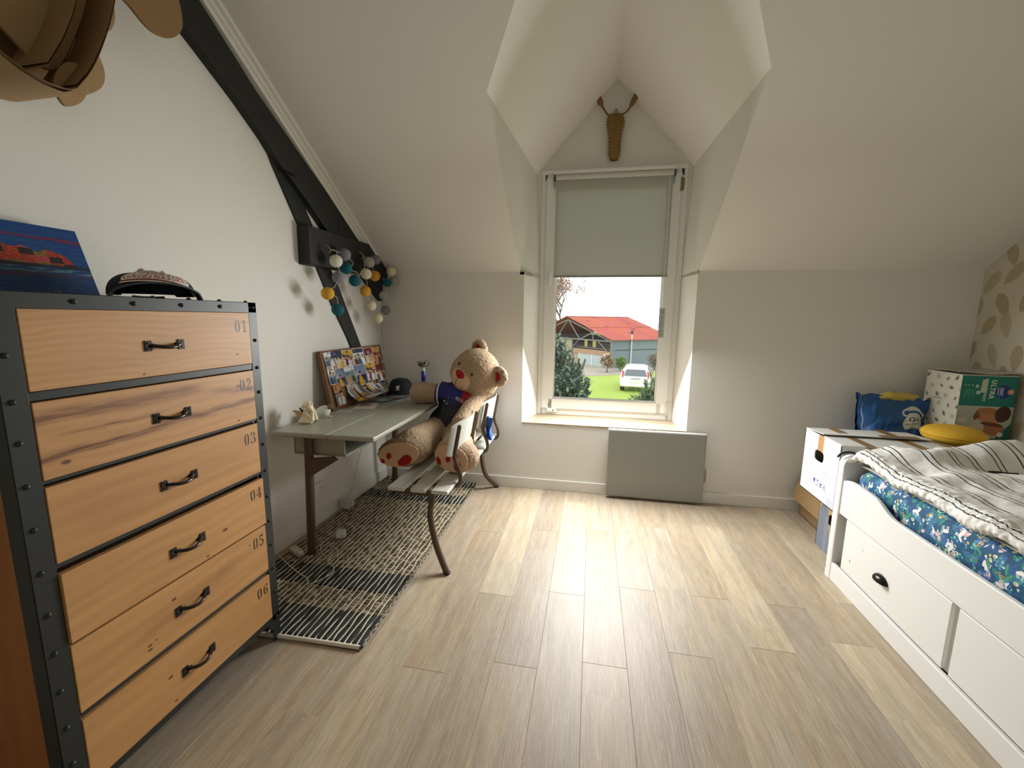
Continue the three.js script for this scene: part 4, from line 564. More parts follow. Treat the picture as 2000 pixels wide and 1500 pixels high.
// ---------------------------------------------------------------- things on the desk
{
  // cherub
  const c = thing('cherub_figurine', 'small cream cherub figurine with wings at the near end of the grey desk', 'figurine', [-1.672, DT, -2.262], 0.15);
  const curls = []; { const r = rng(8); for (let i = 0; i < 46; i++) { const a = r() * 6.28, e = Math.acos(r() * 1.5 - 0.5); const d = [Math.sin(e) * Math.cos(a), Math.cos(e), Math.sin(e) * Math.sin(a)]; if (d[0] > 0.35 && d[1] < 0.45) continue; curls.push([0.004 + d[0] * 0.030, 0.098 + d[1] * 0.028, d[2] * 0.029]); } }
  const field = (p) => {
    let d = ellip(p, [0.006, 0.094, 0], [0.029, 0.030, 0.028]);
    for (const k of curls) d = sminf(d, Math.hypot(p[0] - k[0], p[1] - k[1], p[2] - k[2]) - 0.0085, 0.004);
    d = Math.min(d, Math.hypot(p[0] - 0.036, p[1] - 0.090, p[2]) - 0.0045); d = sminf(d, ellip(p, [0.028, 0.083, 0.010], [0.010, 0.010, 0.010]), 0.006); d = sminf(d, ellip(p, [0.028, 0.083, -0.010], [0.010, 0.010, 0.010]), 0.006);
    d = sminf(d, ellip(p, [-0.004, 0.045, 0], [0.030, 0.034, 0.026]), 0.012); d = sminf(d, ellip(p, [-0.006, 0.018, 0], [0.044, 0.019, 0.036]), 0.012);
    for (const s of [-1, 1]) { d = sminf(d, capsule(p, [0.006, 0.060, s * 0.024], [0.038, 0.022, s * 0.024], 0.0115, 0.012), 0.006); d = sminf(d, capsule(p, [0.038, 0.022, s * 0.024], [0.036, 0.070, s * 0.010], 0.012, 0.009), 0.006); d = sminf(d, capsule(p, [-0.03, 0.012, s * 0.030], [0.034, 0.010, s * 0.034], 0.013, 0.009), 0.006); }
    return Math.max(d, 0.0006 - p[1]);
  };
  const cream = phys('#e9dcbd', 0.42, { clearcoat: 0.15 });
  part('body', meshField([0, 0.062, 0], 0.078, 72, field, 40000), cream, c);
  for (const s of [-1, 1]) part('wing', warp(extrude(new THREE.Shape().moveTo(0, 0).bezierCurveTo(-0.02, 0.02, -0.05, 0.024, -0.062, 0.022).bezierCurveTo(-0.050, 0.010, -0.042, -0.004, -0.034, -0.020).bezierCurveTo(-0.022, -0.016, -0.01, -0.012, 0, 0), 0.007, 0.002), (v) => { v.z += -v.x * 0.35; }).scale(1, 1, s).translate(-0.010, 0.060, s * 0.012), std('#c9ad85', 0.55), c);
  // little white shade with its metal fitting
  const l = thing('lamp_shade', 'small white dome lamp shade with a metal fitting lying behind the cherub', 'lamp', [-1.668, DT, -2.432]);
  const tilt = new THREE.Matrix4().makeRotationZ(-0.95).setPosition(-0.005, 0.036, 0);
  const shade = lathe([[0.040, -0.036], [0.041, -0.034], [0.038, 0.0], [0.029, 0.022], [0.014, 0.034], [0.010, 0.036], [0.010, 0.034], [0.027, 0.020], [0.036, 0.0], [0.039, -0.034], [0.040, -0.036]], 40);
  part('shade', shade.applyMatrix4(tilt), lin(0.78, 0.79, 0.74, 0.35), l);
  part('fitting', merge(rod([0, 0.032, 0], [0, 0.05, 0], 0.0125, 0.010, 18), rod([0, 0.05, 0], [0, 0.060, 0], 0.014, 0.014, 18), rod([0, 0.060, 0], [0, 0.066, 0], 0.008, 0.006)).applyMatrix4(tilt), std('#7d7668', 0.35, { metalness: 0.6 }), l, 'dull metal fitting');
  for (const [x, y, z] of [[0.043, 0.006, 0.018], [0.030, 0.012, 0.026]]) part('clip', ball(0.009, x, y, z, 1.5, 0.62, 0.8), std('#e3dcae', 0.4), l);
}
// board of photographs
const photos = canvasTex(1024, 1024, (x) => {
  const r = rng(99), pal = [['#8d6a45', '#d8c9b2', '#2c5e86'], ['#dfe3e6', '#33415e', '#9aa7b4'], ['#4b5b46', '#c98f4d', '#e8dcc6'], ['#b8502e', '#d9a066', '#52617a'], ['#6e4b35', '#e2b33a', '#d6cfc4'], ['#2b3350', '#7f8fb8', '#d9dde4'], ['#c7b49a', '#7a2f2b', '#3f4f3c'], ['#7fa3ba', '#eef0f0', '#54483c']];
  for (let j = 0; j < 4; j++) for (let i = 0; i < 4; i++) {
    const X = i * 256, Y = j * 256, p = pal[Math.floor(r() * 8)], cell = (c, a, b2, w, h) => { x.fillStyle = c; x.fillRect(X + a, Y + b2, w, h); };
    x.save(); x.beginPath(); x.rect(X, Y, 256, 256); x.clip(); cell('#e9e7e0', 0, 0, 256, 256); const m = r() < 0.5 ? 10 : 2; x.beginPath(); x.rect(X + m, Y + m, 256 - 2 * m, 256 - 2 * m); x.clip();
    cell(p[0], 0, 0, 256, 256); cell(p[1], 0, 0, 256, 70 + r() * 70); for (let k = 0; k < 14; k++) { x.globalAlpha = 0.55; cell(pal[Math.floor(r() * 8)][Math.floor(r() * 3)], r() * 230, r() * 230, 12 + r() * 60, 10 + r() * 60); } x.globalAlpha = 1;
    const n = j === 1 && i === 1 ? 1 : 1 + Math.floor(r() * 4);
    for (let k = 0; k < n; k++) { const cx = X + 256 * (k + 0.6 + (r() - 0.5) * 0.3) / (n + 0.2), s = 30 + r() * 26, cy = Y + 150 - s * 0.6; x.fillStyle = n === 1 ? '#e5b526' : pal[Math.floor(r() * 8)][Math.floor(r() * 3)]; x.beginPath(); x.ellipse(cx, cy + s * 2.1, s * 1.05, s * 1.5, 0, 0, 7); x.fill(); x.fillStyle = '#d9a583'; x.beginPath(); x.ellipse(cx, cy, s * 0.5, s * 0.62, 0, 0, 7); x.fill(); x.fillStyle = ['#3b2a1d', '#7b5a34', '#1c1715'][k % 3]; x.beginPath(); x.ellipse(cx, cy - s * 0.36, s * 0.54, s * 0.34, 0, 0, 7); x.fill(); }
    x.restore();
  }
});
const photoMat = new THREE.MeshStandardMaterial({ map: photos, roughness: 0.35, side: THREE.DoubleSide });
const cellUV = (g, k) => { const uv = g.attributes.uv, i = k % 4, j = Math.floor(k / 4) % 4; for (let q = 0; q < uv.count; q++) uv.setXY(q, (i + clamp(uv.getX(q), 0.01, 0.99)) / 4, (3 - j + clamp(uv.getY(q), 0.01, 0.99)) / 4); return g; };
{
  const L = 0.80, Hh = 0.412, p = thing('photo_board', 'wood framed board covered in pinned photographs leaning on the wall over the desk', 'picture board', [-1.70, DT + 0.001, -2.965], Math.PI / 2 - 0.02);
  p.rotation.order = 'YXZ'; p.rotation.x = -0.19;
  const wood = std('#7a5432', 0.55), x0 = -L / 2, x1 = L / 2, t = 0.016;
  part('frame_strip', bb(x0, x0 + t, 0, Hh, -0.022, 0.006, 0.002), wood, p); part('frame_strip', bb(x1 - t, x1, 0, Hh, -0.022, 0.006, 0.002), std('#15130f', 0.6), p, 'dark right edge'); part('frame_strip', bb(x0, x1, 0, t, -0.022, 0.006, 0.002), wood, p); part('frame_strip', bb(x0, x1, Hh - t * 0.6, Hh, -0.022, 0.006, 0.002), wood, p);
  part('cork', bb(x0 + 0.004, x1 - 0.004, 0.004, Hh - 0.004, -0.018, -0.002, 0), std('#8c6a45', 0.9), p);
  const spots = [[0.035, 0.30, 0.095, 0.10, 2, 0.03], [0.035, 0.175, 0.085, 0.13, 13, -0.05], [0.115, 0.275, 0.12, 0.125, 1, 0.04], [0.115, 0.15, 0.105, 0.13, 5, -0.04], [0.235, 0.285, 0.135, 0.115, 3, -0.03], [0.37, 0.275, 0.15, 0.13, 6, 0.0], [0.53, 0.28, 0.125, 0.12, 9, 0.05], [0.655, 0.255, 0.125, 0.145, 10, 0.03], [0.22, 0.155, 0.13, 0.13, 7, 0.06], [0.34, 0.12, 0.155, 0.175, 5, 0.0], [0.50, 0.14, 0.14, 0.145, 3, -0.05], [0.64, 0.115, 0.135, 0.15, 8, 0.02], [0.05, 0.025, 0.10, 0.15, 0, 0.02], [0.635, 0.02, 0.14, 0.1, 12, -0.02], [0.20, 0.03, 0.13, 0.12, 11, -0.03]];
  spots.forEach(([a, y, w, h, k, rot], i) => { const g = cellUV(sheet((u, v) => [mix(-w / 2, w / 2, u), mix(-h / 2, h / 2, v), 0.002 + 0.006 * (1 - v) ** 2], 3, 3), k); const m = part('photo', g, photoMat, p); m.position.set(x0 + a + w / 2, y + h / 2, 0.0005 + i * 0.0007); m.rotation.z = rot; part('pin', ball(0.0045, 0, h / 2 - 0.008, 0.004, 1, 1, 0.7, 8, 6), std('#1c1c1e', 0.3), m); });
  // prints that have slid down and curl out over the desk
  const curl = (a, w, k, reach, lift, up) => { const g = cellUV(sheet((u, v) => { const t = v, y = up * (1 - t) ** 1.7 * 1.0 + lift * Math.sin(t * 3.14) * 0.2 + 0.004, z = 0.012 + reach * t ** 1.5; return [a + w * u + 0.03 * t * (u - 0.5), y * 0.97 + z * 0.19, z + 0.01 * Math.sin(t * 3)]; }, 6, 16), k); g.scale(1, 1, 1); part('photo', g, photoMat, p); };
  curl(x0 + 0.20, 0.11, 4, 0.10, 0.01, 0.115); curl(x0 + 0.285, 0.10, 14, 0.115, 0.02, 0.13); curl(x0 + 0.37, 0.11, 7, 0.12, 0.02, 0.10); curl(x0 + 0.455, 0.10, 15, 0.11, 0.02, 0.12); curl(x0 + 0.54, 0.11, 6, 0.10, 0.02, 0.10);
}
// papers
for (const [x, z, w, h, turn, col, lbl, k] of [[-1.585, -2.79, 0.15, 0.21, 0.3, '#e6e4de', 'white leaflet with pink print sticking out in front of the photo board', 0], [-1.545, -3.02, 0.15, 0.21, -0.45, '#8c9a9c', 'grey blue magazine with a red corner beside the navy cap', 1], [-1.64, -2.60, 0.10, 0.07, 0.1, '#cfd0cd', 'small pale card lying by the foot of the photo board', 2]]) {
  const p = thing(['leaflet', 'magazine', 'card'][k], lbl, 'paper', [x, DT + 0.0005, z], turn);
  const t = canvasTex(128, 180, (c) => { c.fillStyle = col; c.fillRect(0, 0, 128, 180); if (k === 0) { c.fillStyle = '#c77a90'; c.fillRect(20, 30, 70, 50); c.fillStyle = '#d9b7c0'; c.fillRect(16, 100, 96, 14); } if (k === 1) { c.fillStyle = '#7f1d27'; c.fillRect(74, 6, 50, 62); c.fillStyle = '#c9cdc8'; c.fillRect(8, 90, 80, 50); c.fillStyle = '#55625f'; c.fillRect(30, 20, 34, 60); } if (k === 2) { c.fillStyle = '#a6adb0'; c.fillRect(20, 30, 80, 120); } });
  part('sheet', bb(-w / 2, w / 2, 0, k === 1 ? 0.006 : 0.0015, -h / 2, h / 2, 0), std(col, 0.4), p);
  part('print', sheet((u, v) => [mix(-w / 2, w / 2, u), (k === 1 ? 0.0065 : 0.002) + 0.006 * (k === 1 ? u * u : 0), mix(h / 2, -h / 2, v), u, v], 8, 8), new THREE.MeshStandardMaterial({ map: t, roughness: 0.3, side: THREE.DoubleSide }), p);
}
// navy cap with white letters
{
  const c = thing('baseball_cap', 'dark navy baseball cap with white NY letters on the desk by the trophy', 'cap', [-1.545, DT, -3.275], 0.22), navy = std('#0a0d18', 0.85);
  const crown = sheet((u, v) => { const a = u * Math.PI * 2, t = v * Math.PI / 2, r = Math.pow(Math.cos(t), 0.55); return [Math.cos(a) * 0.098 * r, 0.018 + 0.120 * Math.pow(Math.sin(t), 0.85), Math.sin(a) * 0.10 * r - 0.01 * v]; }, 48, 18);
  part('crown', crown, new THREE.MeshStandardMaterial({ color: navy.color, roughness: 0.85, side: THREE.DoubleSide }), c);
  part('sweatband', tube(Array.from({ length: 17 }, (_, i) => { const a = i / 16 * 6.2832; return [Math.cos(a) * 0.097, 0.014, Math.sin(a) * 0.099]; }), 0.0135, 60, 8, true), navy, c);
  part('brim', merge(...[0, 0.004].map((o) => sheet((u, v) => { const x = mix(-0.097, 0.097, u), k = Math.sqrt(Math.max(0, 1 - (x / 0.099) ** 2)); return [x, 0.020 - 0.014 * v * k - o - 0.35 * x * x, mix(0.088 * k, 0.07 * k + 0.098 * k, v)]; }, 30, 8))), new THREE.MeshStandardMaterial({ color: new THREE.Color('#6e7172'), roughness: 0.8, side: THREE.DoubleSide }), c, 'grey brim');
  part('button', ball(0.007, 0, 0.138, -0.01, 1, 0.6, 1), navy, c);
  const ny = canvasTex(256, 256, (x) => { x.clearRect(0, 0, 256, 256); x.fillStyle = '#e8e8e4'; x.strokeStyle = '#e8e8e4'; x.textAlign = 'center'; x.textBaseline = 'middle'; x.save(); x.translate(118, 140); x.scale(0.95, 1.05); x.font = 'bold 190px serif'; x.fillText('N', 0, 0); x.restore(); x.save(); x.translate(140, 116); x.scale(0.95, 1.1); x.fillText('', 0, 0); x.font = 'bold 190px serif'; x.fillText('Y', 0, 0); x.restore(); });
  part('badge', sheet((u, v) => { const a = mix(-0.30, 0.30, u), y = mix(0.042, 0.100, v), s = clamp((y - 0.018) / 0.120), t = Math.asin(Math.pow(s, 1 / 0.85)), r = Math.pow(Math.cos(t), 0.55) * 1.025; return [Math.sin(a) * 0.10 * r, y, Math.cos(a) * 0.1025 * r - 0.01 * (t / 1.57)]; }, 10, 10), new THREE.MeshStandardMaterial({ map: ny, alphaTest: 0.5, roughness: 0.8, side: THREE.DoubleSide }), c);
}
// trophy cup
{
  const t = thing('trophy_cup', 'small trophy cup with a silver bowl on a blue stem behind the bear paw', 'trophy', [-1.365, DT, -3.335]), silver = std('#b9b4a4', 0.18, { metalness: 1 });
  part('bowl', lathe([[0.0, 0.226], [0.012, 0.228], [0.034, 0.238], [0.048, 0.255], [0.050, 0.268], [0.053, 0.274], [0.053, 0.278], [0.047, 0.276], [0.044, 0.262], [0.02, 0.245], [0, 0.242]], 36), silver, t);
  part('collar', lathe([[0, 0.200], [0.014, 0.200], [0.017, 0.205], [0.011, 0.212], [0.010, 0.222], [0.016, 0.228], [0, 0.232]], 28), lin(0.75, 0.75, 0.72, 0.3), t, 'white collar');
  part('stem', lathe([[0, 0.03], [0.014, 0.03], [0.015, 0.05], [0.019, 0.14], [0.021, 0.200], [0, 0.201]], 28), phys('#16208f', 0.25, { clearcoat: 0.6 }), t, 'blue stem');
  part('base', merge(bx(0.07, 0.022, 0.07, 0, 0.0112, 0, 0.003), bx(0.055, 0.012, 0.055, 0, 0.026, 0, 0.003)), std('#26221e', 0.25), t);
}
// ---------------------------------------------------------------- rag rug and the cables on it
{
  const X0 = -1.765, X1 = -0.93, Z0 = -1.505, Z1 = -3.435, N = 29, r = thing('rag_rug', 'striped rag rug of black and jute bands under the desk and bench', 'rug', [(X0 + X1) / 2, 0, (Z0 + Z1) / 2]), cx = (X0 + X1) / 2, cz = (Z0 + Z1) / 2, rand = rng(31);
  const bands = [[-1.53, -1.715, 'k'], [-1.715, -1.875, 'j'], [-1.875, -2.045, 'k'], [-2.045, -2.985, 'j'], [-2.985, -3.135, 'k'], [-3.135, -3.325, 'j'], [-3.325, -3.432, 'k']];
  const W = (X1 - X0) / N, cord = std('#cfc8b3', 0.9), leather = [std('#101213', 0.7), std('#191b1d', 0.65), std('#24282a', 0.7)], jute = ['#8f8063', '#786a50', '#a3947a', '#655943'].map((c) => std(c, 0.95, { bumpMap: plasterBump, bumpScale: 0.001 }));
  part('backing', bb(X0 - cx, X1 - cx, 0.0005, 0.005, Z1 - cz, Z0 - cz, 0), std('#5b5140', 0.95), r);
  const lots = [[], [], [], []], pill = (x, z0, z1, w, h) => bx(w, h, Math.abs(z1 - z0), x, h / 2 + 0.002, (z0 + z1) / 2, Math.min(0.0042, h * 0.45));
  for (let i = 0; i < N; i++) {
    const x = X0 + W * (i + 0.5) - cx;
    for (const [a, b2, k] of bands) {
      if (k === 'k') { const n = Math.abs(a - b2) > 0.1 ? 1 + Math.floor(rand() * 2) : 1; for (let q = 0; q < n; q++) { const z0 = mix(a, b2, q / n) - cz, z1 = mix(a, b2, (q + 1) / n) - cz; part('leather_strip', warp(bx(W * (0.70 + rand() * 0.2), 0.010 + rand() * 0.003, Math.abs(z1 - z0), 0, 0.008, 0, 0.004).translate(x, 0, (z0 + z1) / 2), (v) => { v.x += 0.003 * Math.sin(v.z * 40 + i * 2.3); }), leather[Math.floor(rand() * 3)], r); } }
      else for (let z = a; z > b2 + 0.01;) { const l = 0.016 + rand() * 0.016; lots[Math.floor(rand() * 4)].push(pill(x + (rand() - 0.5) * 0.003, z - cz, Math.max(z - l + 0.002, b2) - cz, W * 0.80, 0.009 + rand() * 0.004)); z -= l; }
    }
    if (i) { const pts = []; for (let q = 0; q <= 34; q++) pts.push([X0 + W * i - cx + 0.0035 * Math.sin(q * 1.7 + i * 3) + 0.002 * (rand() - 0.5), 0.0105 + 0.0016 * Math.sin(q * 2.6 + i), mix(Z0 - 0.01, Z1, q / 34) - cz]); part('cord', tube(pts, 0.0036, 100, 6), cord, r); }
  }
  lots.forEach((l, i) => { part('jute_weft', merge(l), jute[i], r).userData.kind = 'stuff'; });
  part('end_piping', tube([[X0 - cx, 0.009, Z0 - cz + 0.016], [-0.2, 0.009, Z0 - cz + 0.008], [0.1, 0.009, Z0 - cz - 0.006], [X1 - cx - 0.006, 0.009, Z0 - cz - 0.012]], 0.0095, 40, 10), std('#d8d2c2', 0.9), r);
  const edge = []; for (let q = 0; q <= 120; q++) edge.push([X1 - cx + 0.004 * Math.sin(q * 2.1), 0.010 + 0.002 * Math.sin(q * 3.3), mix(Z0 - 0.02, Z1, q / 120) - cz]);
  part('selvedge', tube(edge, 0.0055, 300, 6), std('#8f8877', 0.9), r);

  const white = lin(0.66, 0.66, 0.60, 0.35), cable = lin(0.6, 0.6, 0.54, 0.45);
  const a1 = thing('power_adapter', 'white square power adapter lying on the rug beyond the desk leg', 'charger', [-1.545, 0.0165, -2.345], 0.5);
  part('housing', bx(0.062, 0.036, 0.062, 0, 0.021, 0, 0.009), white, a1); part('cap', bx(0.05, 0.006, 0.05, 0, 0.041, 0, 0.002), white, a1);
  part('lead', tube([[-0.03, 0.02, 0.0], [-0.06, 0.018, 0.01], [-0.10, 0.012, 0.05], [-0.11, 0.008, 0.12], [-0.09, 0.004, 0.2]], 0.0028, 30, 6), cable, a1);
  const a2 = thing('plug_adapter', 'cream plug adapter with two pins lying on the rug before the desk leg', 'plug', [-1.695, 0.0165, -2.115], -0.5);
  part('housing', merge(bx(0.082, 0.030, 0.042, -0.01, 0.018, 0, 0.009), bx(0.045, 0.034, 0.034, 0.045, 0.020, 0.0, 0.008)), lin(0.62, 0.61, 0.50, 0.4), a2);
  for (const s of [-0.009, 0.009]) part('pin', rod([0.066, 0.022, s], [0.086, 0.022, s], 0.0024), std('#9a9a94', 0.3, { metalness: 0.8 }), a2);
  const a3 = thing('charging_cable', 'thin white charging cable looping across the black band of the rug', 'cable', [-1.55, 0.016, -2.0]);
  part('cord', tube([[-1.77, 0.03, -2.06], [-1.70, 0.021, -2.02], [-1.60, 0.019, -1.965], [-1.52, 0.019, -1.925], [-1.465, 0.020, -1.90], [-1.445, 0.019, -1.868], [-1.425, 0.019, -1.862], [-1.40, 0.019, -1.89], [-1.375, 0.019, -1.945], [-1.37, 0.019, -1.99], [-1.40, 0.019, -2.035], [-1.45, 0.019, -2.06], [-1.46, 0.019, -2.10], [-1.45, 0.019, -2.16], [-1.50, 0.019, -2.215], [-1.56, 0.019, -2.225], [-1.63, 0.019, -2.23]].map((p) => [p[0] + 1.55, p[1] - 0.016, p[2] + 2.0]), 0.0027, 160, 6), cable, a3);
  part('connector', bx(0.022, 0.009, 0.012, -0.05, 0.006, 0.16, 0.003), white, a3);
}

// ---------------------------------------------------------------- day bed, bedding and the boxes behind it
const bedPaint = lin(0.80, 0.80, 0.765, 0.38);
{
  const X = 1.374, ZL = -2.572, ZR = -0.50, XB = 2.36;
  const b = thing('day_bed', 'white day bed with drawers below and a wavy front rail along the right wall', 'bed', [X, 0, -1.5]), cz = -1.5;
  const endPanel = (z) => { const s = new THREE.Shape(); s.moveTo(0, 0); s.lineTo(0, 0.66); s.bezierCurveTo(0.002, 0.70, 0.025, 0.722, 0.075, 0.724); s.lineTo(XB - X - 0.075, 0.724); s.bezierCurveTo(XB - X - 0.025, 0.722, XB - X, 0.70, XB - X, 0.66); s.lineTo(XB - X, 0); return extrude(s, 0.055, 0.010).translate(-0.006, 0, z - cz); };
  part('end_panel', endPanel(ZL), bedPaint, b); part('end_panel', endPanel(ZR), bedPaint, b);
  // the rail along the front, cut down in a wave
  const Z = (z) => -(z - cz), rail = new THREE.Shape(); rail.moveTo(Z(-2.517), 0.392); rail.lineTo(Z(-2.517), 0.580); rail.bezierCurveTo(Z(-2.49), 0.594, Z(-2.45), 0.602, Z(-2.40), 0.602); rail.lineTo(Z(-2.27), 0.596); rail.bezierCurveTo(Z(-2.20), 0.590, Z(-2.17), 0.546, Z(-2.09), 0.546);
  rail.lineTo(Z(-0.91), 0.546); rail.bezierCurveTo(Z(-0.83), 0.546, Z(-0.80), 0.590, Z(-0.73), 0.596); rail.lineTo(Z(-0.60), 0.602); rail.bezierCurveTo(Z(-0.55), 0.602, Z(-0.51), 0.594, Z(-0.50), 0.580); rail.lineTo(Z(-0.50), 0.392);
  const railGeo = extrude(rail, 0.022, 0.006).rotateY(Math.PI / 2).translate(0.001, 0, 0);
  part('front_rail', railGeo, bedPaint, b);
  part('base_board', bb(-0.004, 0.016, 0, 0.101, -2.517 - cz, ZR - cz, 0.004), bedPaint, b);
  part('divider', bb(0.022, 0.04, 0.1, 0.392, -1.775 - cz, -1.70 - cz, 0.003), bedPaint, b);
  for (const [z0, z1] of [[-2.452, -1.757], [-1.725, -1.03]]) {
    const d = new THREE.Group(); d.name = 'drawer'; b.add(d);
    part('drawer_front', bb(0.006, 0.024, 0.108, 0.387, z0 - cz, z1 - cz, 0.004), bedPaint, d); part('drawer_box', bb(0.024, 0.6, 0.115, 0.34, z0 + 0.03 - cz, z1 - 0.03 - cz, 0), lin(0.6, 0.58, 0.52, 0.7), d);
    const cup = warp(new THREE.SphereGeometry(0.047, 28, 18, 0, Math.PI * 2, 0, Math.PI * 0.5).rotateZ(Math.PI / 2).scale(0.62, 0.62, 1), (v) => { if (v.y < -0.003) v.y = -0.003 + (v.y + 0.003) * 0.15; });
    const hz = z0 < -2 ? -2.135 : -1.39;
    part('cup_handle', merge(cup.translate(0.006, 0.235, hz - cz)), new THREE.MeshPhysicalMaterial({ color: new THREE.Color('#1c1a19'), roughness: 0.25, metalness: 0.5, side: THREE.DoubleSide }), d, 'dark half moon cup handle');
  }
  part('back_rail', bb(XB - X - 0.022, XB - X - 0.002, 0, 0.6, -2.517 - cz, ZR - cz, 0.003), bedPaint, b);
  part('slat_base', bb(0.03, XB - X - 0.03, 0.395, 0.43, -2.51 - cz, ZR - 0.01 - cz, 0), lin(0.5, 0.45, 0.36, 0.8), b);
  for (const [y, z, l] of [[0.052, -2.56, 0.006], [0.19, -2.38, 0.012], [0.30, -2.29, 0.005]]) part('chip', bx(0.0012, l, 0.003, 0.0055 - (z < -2.5 ? 0.012 : 0), y, z - cz, 0), std('#6f6a60', 0.8), b);
}
{
  // mattress under a blue flowered sheet
  const floral = canvasTex(1024, 1024, (x) => {
    x.fillStyle = '#1d5578'; x.fillRect(0, 0, 1024, 1024); const r = rng(321), W = 1024;
    const wrap = (f, px, py) => { for (const dx of [-W, 0, W]) for (const dy of [-W, 0, W]) { x.save(); x.translate(px + dx, py + dy); f(); x.restore(); } };
    for (let i = 0; i < 220; i++) { const s = 20 + r() * 60, c = ['#2a5f9e', '#1b4a6e', '#256b86', '#3a5fa8', '#173f5e'][Math.floor(r() * 5)], a = r() * 6.3; wrap(() => { x.rotate(a); x.globalAlpha = 0.5; x.fillStyle = c; x.beginPath(); x.ellipse(0, 0, s, s * 0.5, 0, 0, 7); x.fill(); }, r() * W, r() * W); }
    x.globalAlpha = 1;
    const leaf = (L, B, c) => { x.fillStyle = c; x.beginPath(); x.moveTo(0, -L); x.quadraticCurveTo(B, 0, 0, L); x.quadraticCurveTo(-B, 0, 0, -L); x.fill(); }, star = (R, c) => { x.fillStyle = c; x.beginPath(); for (let k = 0; k < 10; k++) { const q = k % 2 ? R * 0.42 : R, t = k * Math.PI / 5; x[k ? 'lineTo' : 'moveTo'](Math.sin(t) * q, -Math.cos(t) * q); } x.fill(); };
    for (let i = 0; i < 430; i++) {
      const k = r(), a = r() * 6.3, s = 0.8 + r() * 0.7, c1 = r();
      wrap(() => {
        x.rotate(a); x.scale(s, s);
        if (k < 0.22) { x.strokeStyle = '#5f93a6'; x.lineWidth = 2; x.beginPath(); x.moveTo(0, 40); x.quadraticCurveTo(8, 0, 0, -34); x.stroke(); for (let q = -2; q < 3; q++) for (const m of [-1, 1]) { x.save(); x.translate(0, q * 14); x.rotate(m * 0.9); x.translate(0, -15); leaf(14, 8, c1 < 0.5 ? '#3c8f8c' : '#4f7fc0'); x.restore(); } }
        else if (k < 0.36) { x.fillStyle = c1 < 0.6 ? '#e3cd86' : '#f0e6c9'; x.beginPath(); x.ellipse(0, 0, 11, 15, 0, 0, 7); x.fill(); x.fillStyle = '#b6924a'; x.beginPath(); x.ellipse(0, 3, 4, 7, 0, 0, 7); x.fill(); }
        else if (k < 0.46) star(12, c1 < 0.7 ? '#f2efe6' : '#e6d27f');
        else if (k < 0.58) { x.fillStyle = '#d9b8bd'; x.beginPath(); x.ellipse(0, 0, 24, 15, 0, 0, 7); x.fill(); x.fillStyle = '#f0dcd8'; x.beginPath(); x.ellipse(8, -3, 12, 8, 0, 0, 7); x.fill(); x.fillStyle = '#b98a95'; x.fillRect(-26, -2, 14, 4); }
        else if (k < 0.72) for (let q = 0; q < 3; q++) { x.fillStyle = ['#5fb3a8', '#79c2b0', '#3f9aa6'][q]; x.beginPath(); x.ellipse(q * 20 - 20, q % 2 * 12, 9, 10, 0, 0, 7); x.fill(); }
        else if (k < 0.82) { leaf(34, 24, '#2f8a72'); x.strokeStyle = '#9ccbb0'; x.lineWidth = 2; x.beginPath(); x.moveTo(0, -30); x.lineTo(0, 30); x.stroke(); }
        else if (k < 0.90) leaf(16, 9, '#eef0ea');
        else if (k < 0.95) { x.fillStyle = '#f3f1ea'; x.beginPath(); x.ellipse(0, 0, 26, 12, 0, 0, 7); x.fill(); x.fillRect(-22, 4, 5, 26); x.fillRect(-12, 6, 5, 26); x.fillRect(10, 6, 5, 26); x.fillRect(19, 4, 5, 26); x.beginPath(); x.moveTo(16, -6); x.lineTo(30, -30); x.lineTo(42, -24); x.lineTo(28, 2); x.fill(); }
        else { leaf(26, 14, '#c9a24e'); leaf(16, 7, '#7d6a34'); }
      }, r() * W, r() * W);
    }
  });
  const m = thing('mattress', 'mattress in a dark blue flowered fitted sheet inside the white day bed', 'mattress', [1.885, 0.432, -1.515]);
  const g = warp(new RoundedBoxGeometry(0.925, 0.232, 1.97, 6, 0.06).translate(0, 0.116, 0), (v) => { v.y += v.y > 0.02 ? 0.006 * n2(v.x * 5, v.z * 7) : 0; if (v.x < -0.44) v.x += 0.008 * n2(v.z * 9, v.y * 8); });
  part('sheet', planar(g, 2.1), lin(0.95, 0.95, 0.95, 0.8, { map: floral }), m);

  // striped duvet thrown over it
  const d = thing('duvet', 'rumpled white duvet with pairs of thin black stripes on the day bed', 'duvet', [1.9, 0.69, -1.55]), O = [1.9, 0.69, -1.55];
  const H = (x, z) => {
    const e = (cx, cz, sx, sz, a) => a * Math.exp(-(((x - cx) / sx) ** 2) - ((z - cz) / sz) ** 2);
    let h = 0.752 + e(2.05, -2.43, 0.34, 0.14, 0.115) + e(1.52, -2.44, 0.10, 0.15, 0.040) + e(1.66, -2.30, 0.12, 0.10, 0.058) + e(1.88, -2.26, 0.30, 0.05, -0.03) + e(1.52, -2.17, 0.09, 0.05, -0.018) + e(1.72, -2.13, 0.30, 0.075, 0.022) + e(2.1, -1.8, 0.5, 0.4, 0.03) + e(1.62, -1.5, 0.12, 0.35, 0.012);
    h += 0.008 * n2(x * 6 + 3, z * 3.5) + 0.0025 * n2(x * 13, z * 9 + 4) + 0.001 * n2(x * 38, z * 28);
    return h;
  };
  const zA = -2.505, zB = -0.62, xA = 1.392, xB = 2.335;
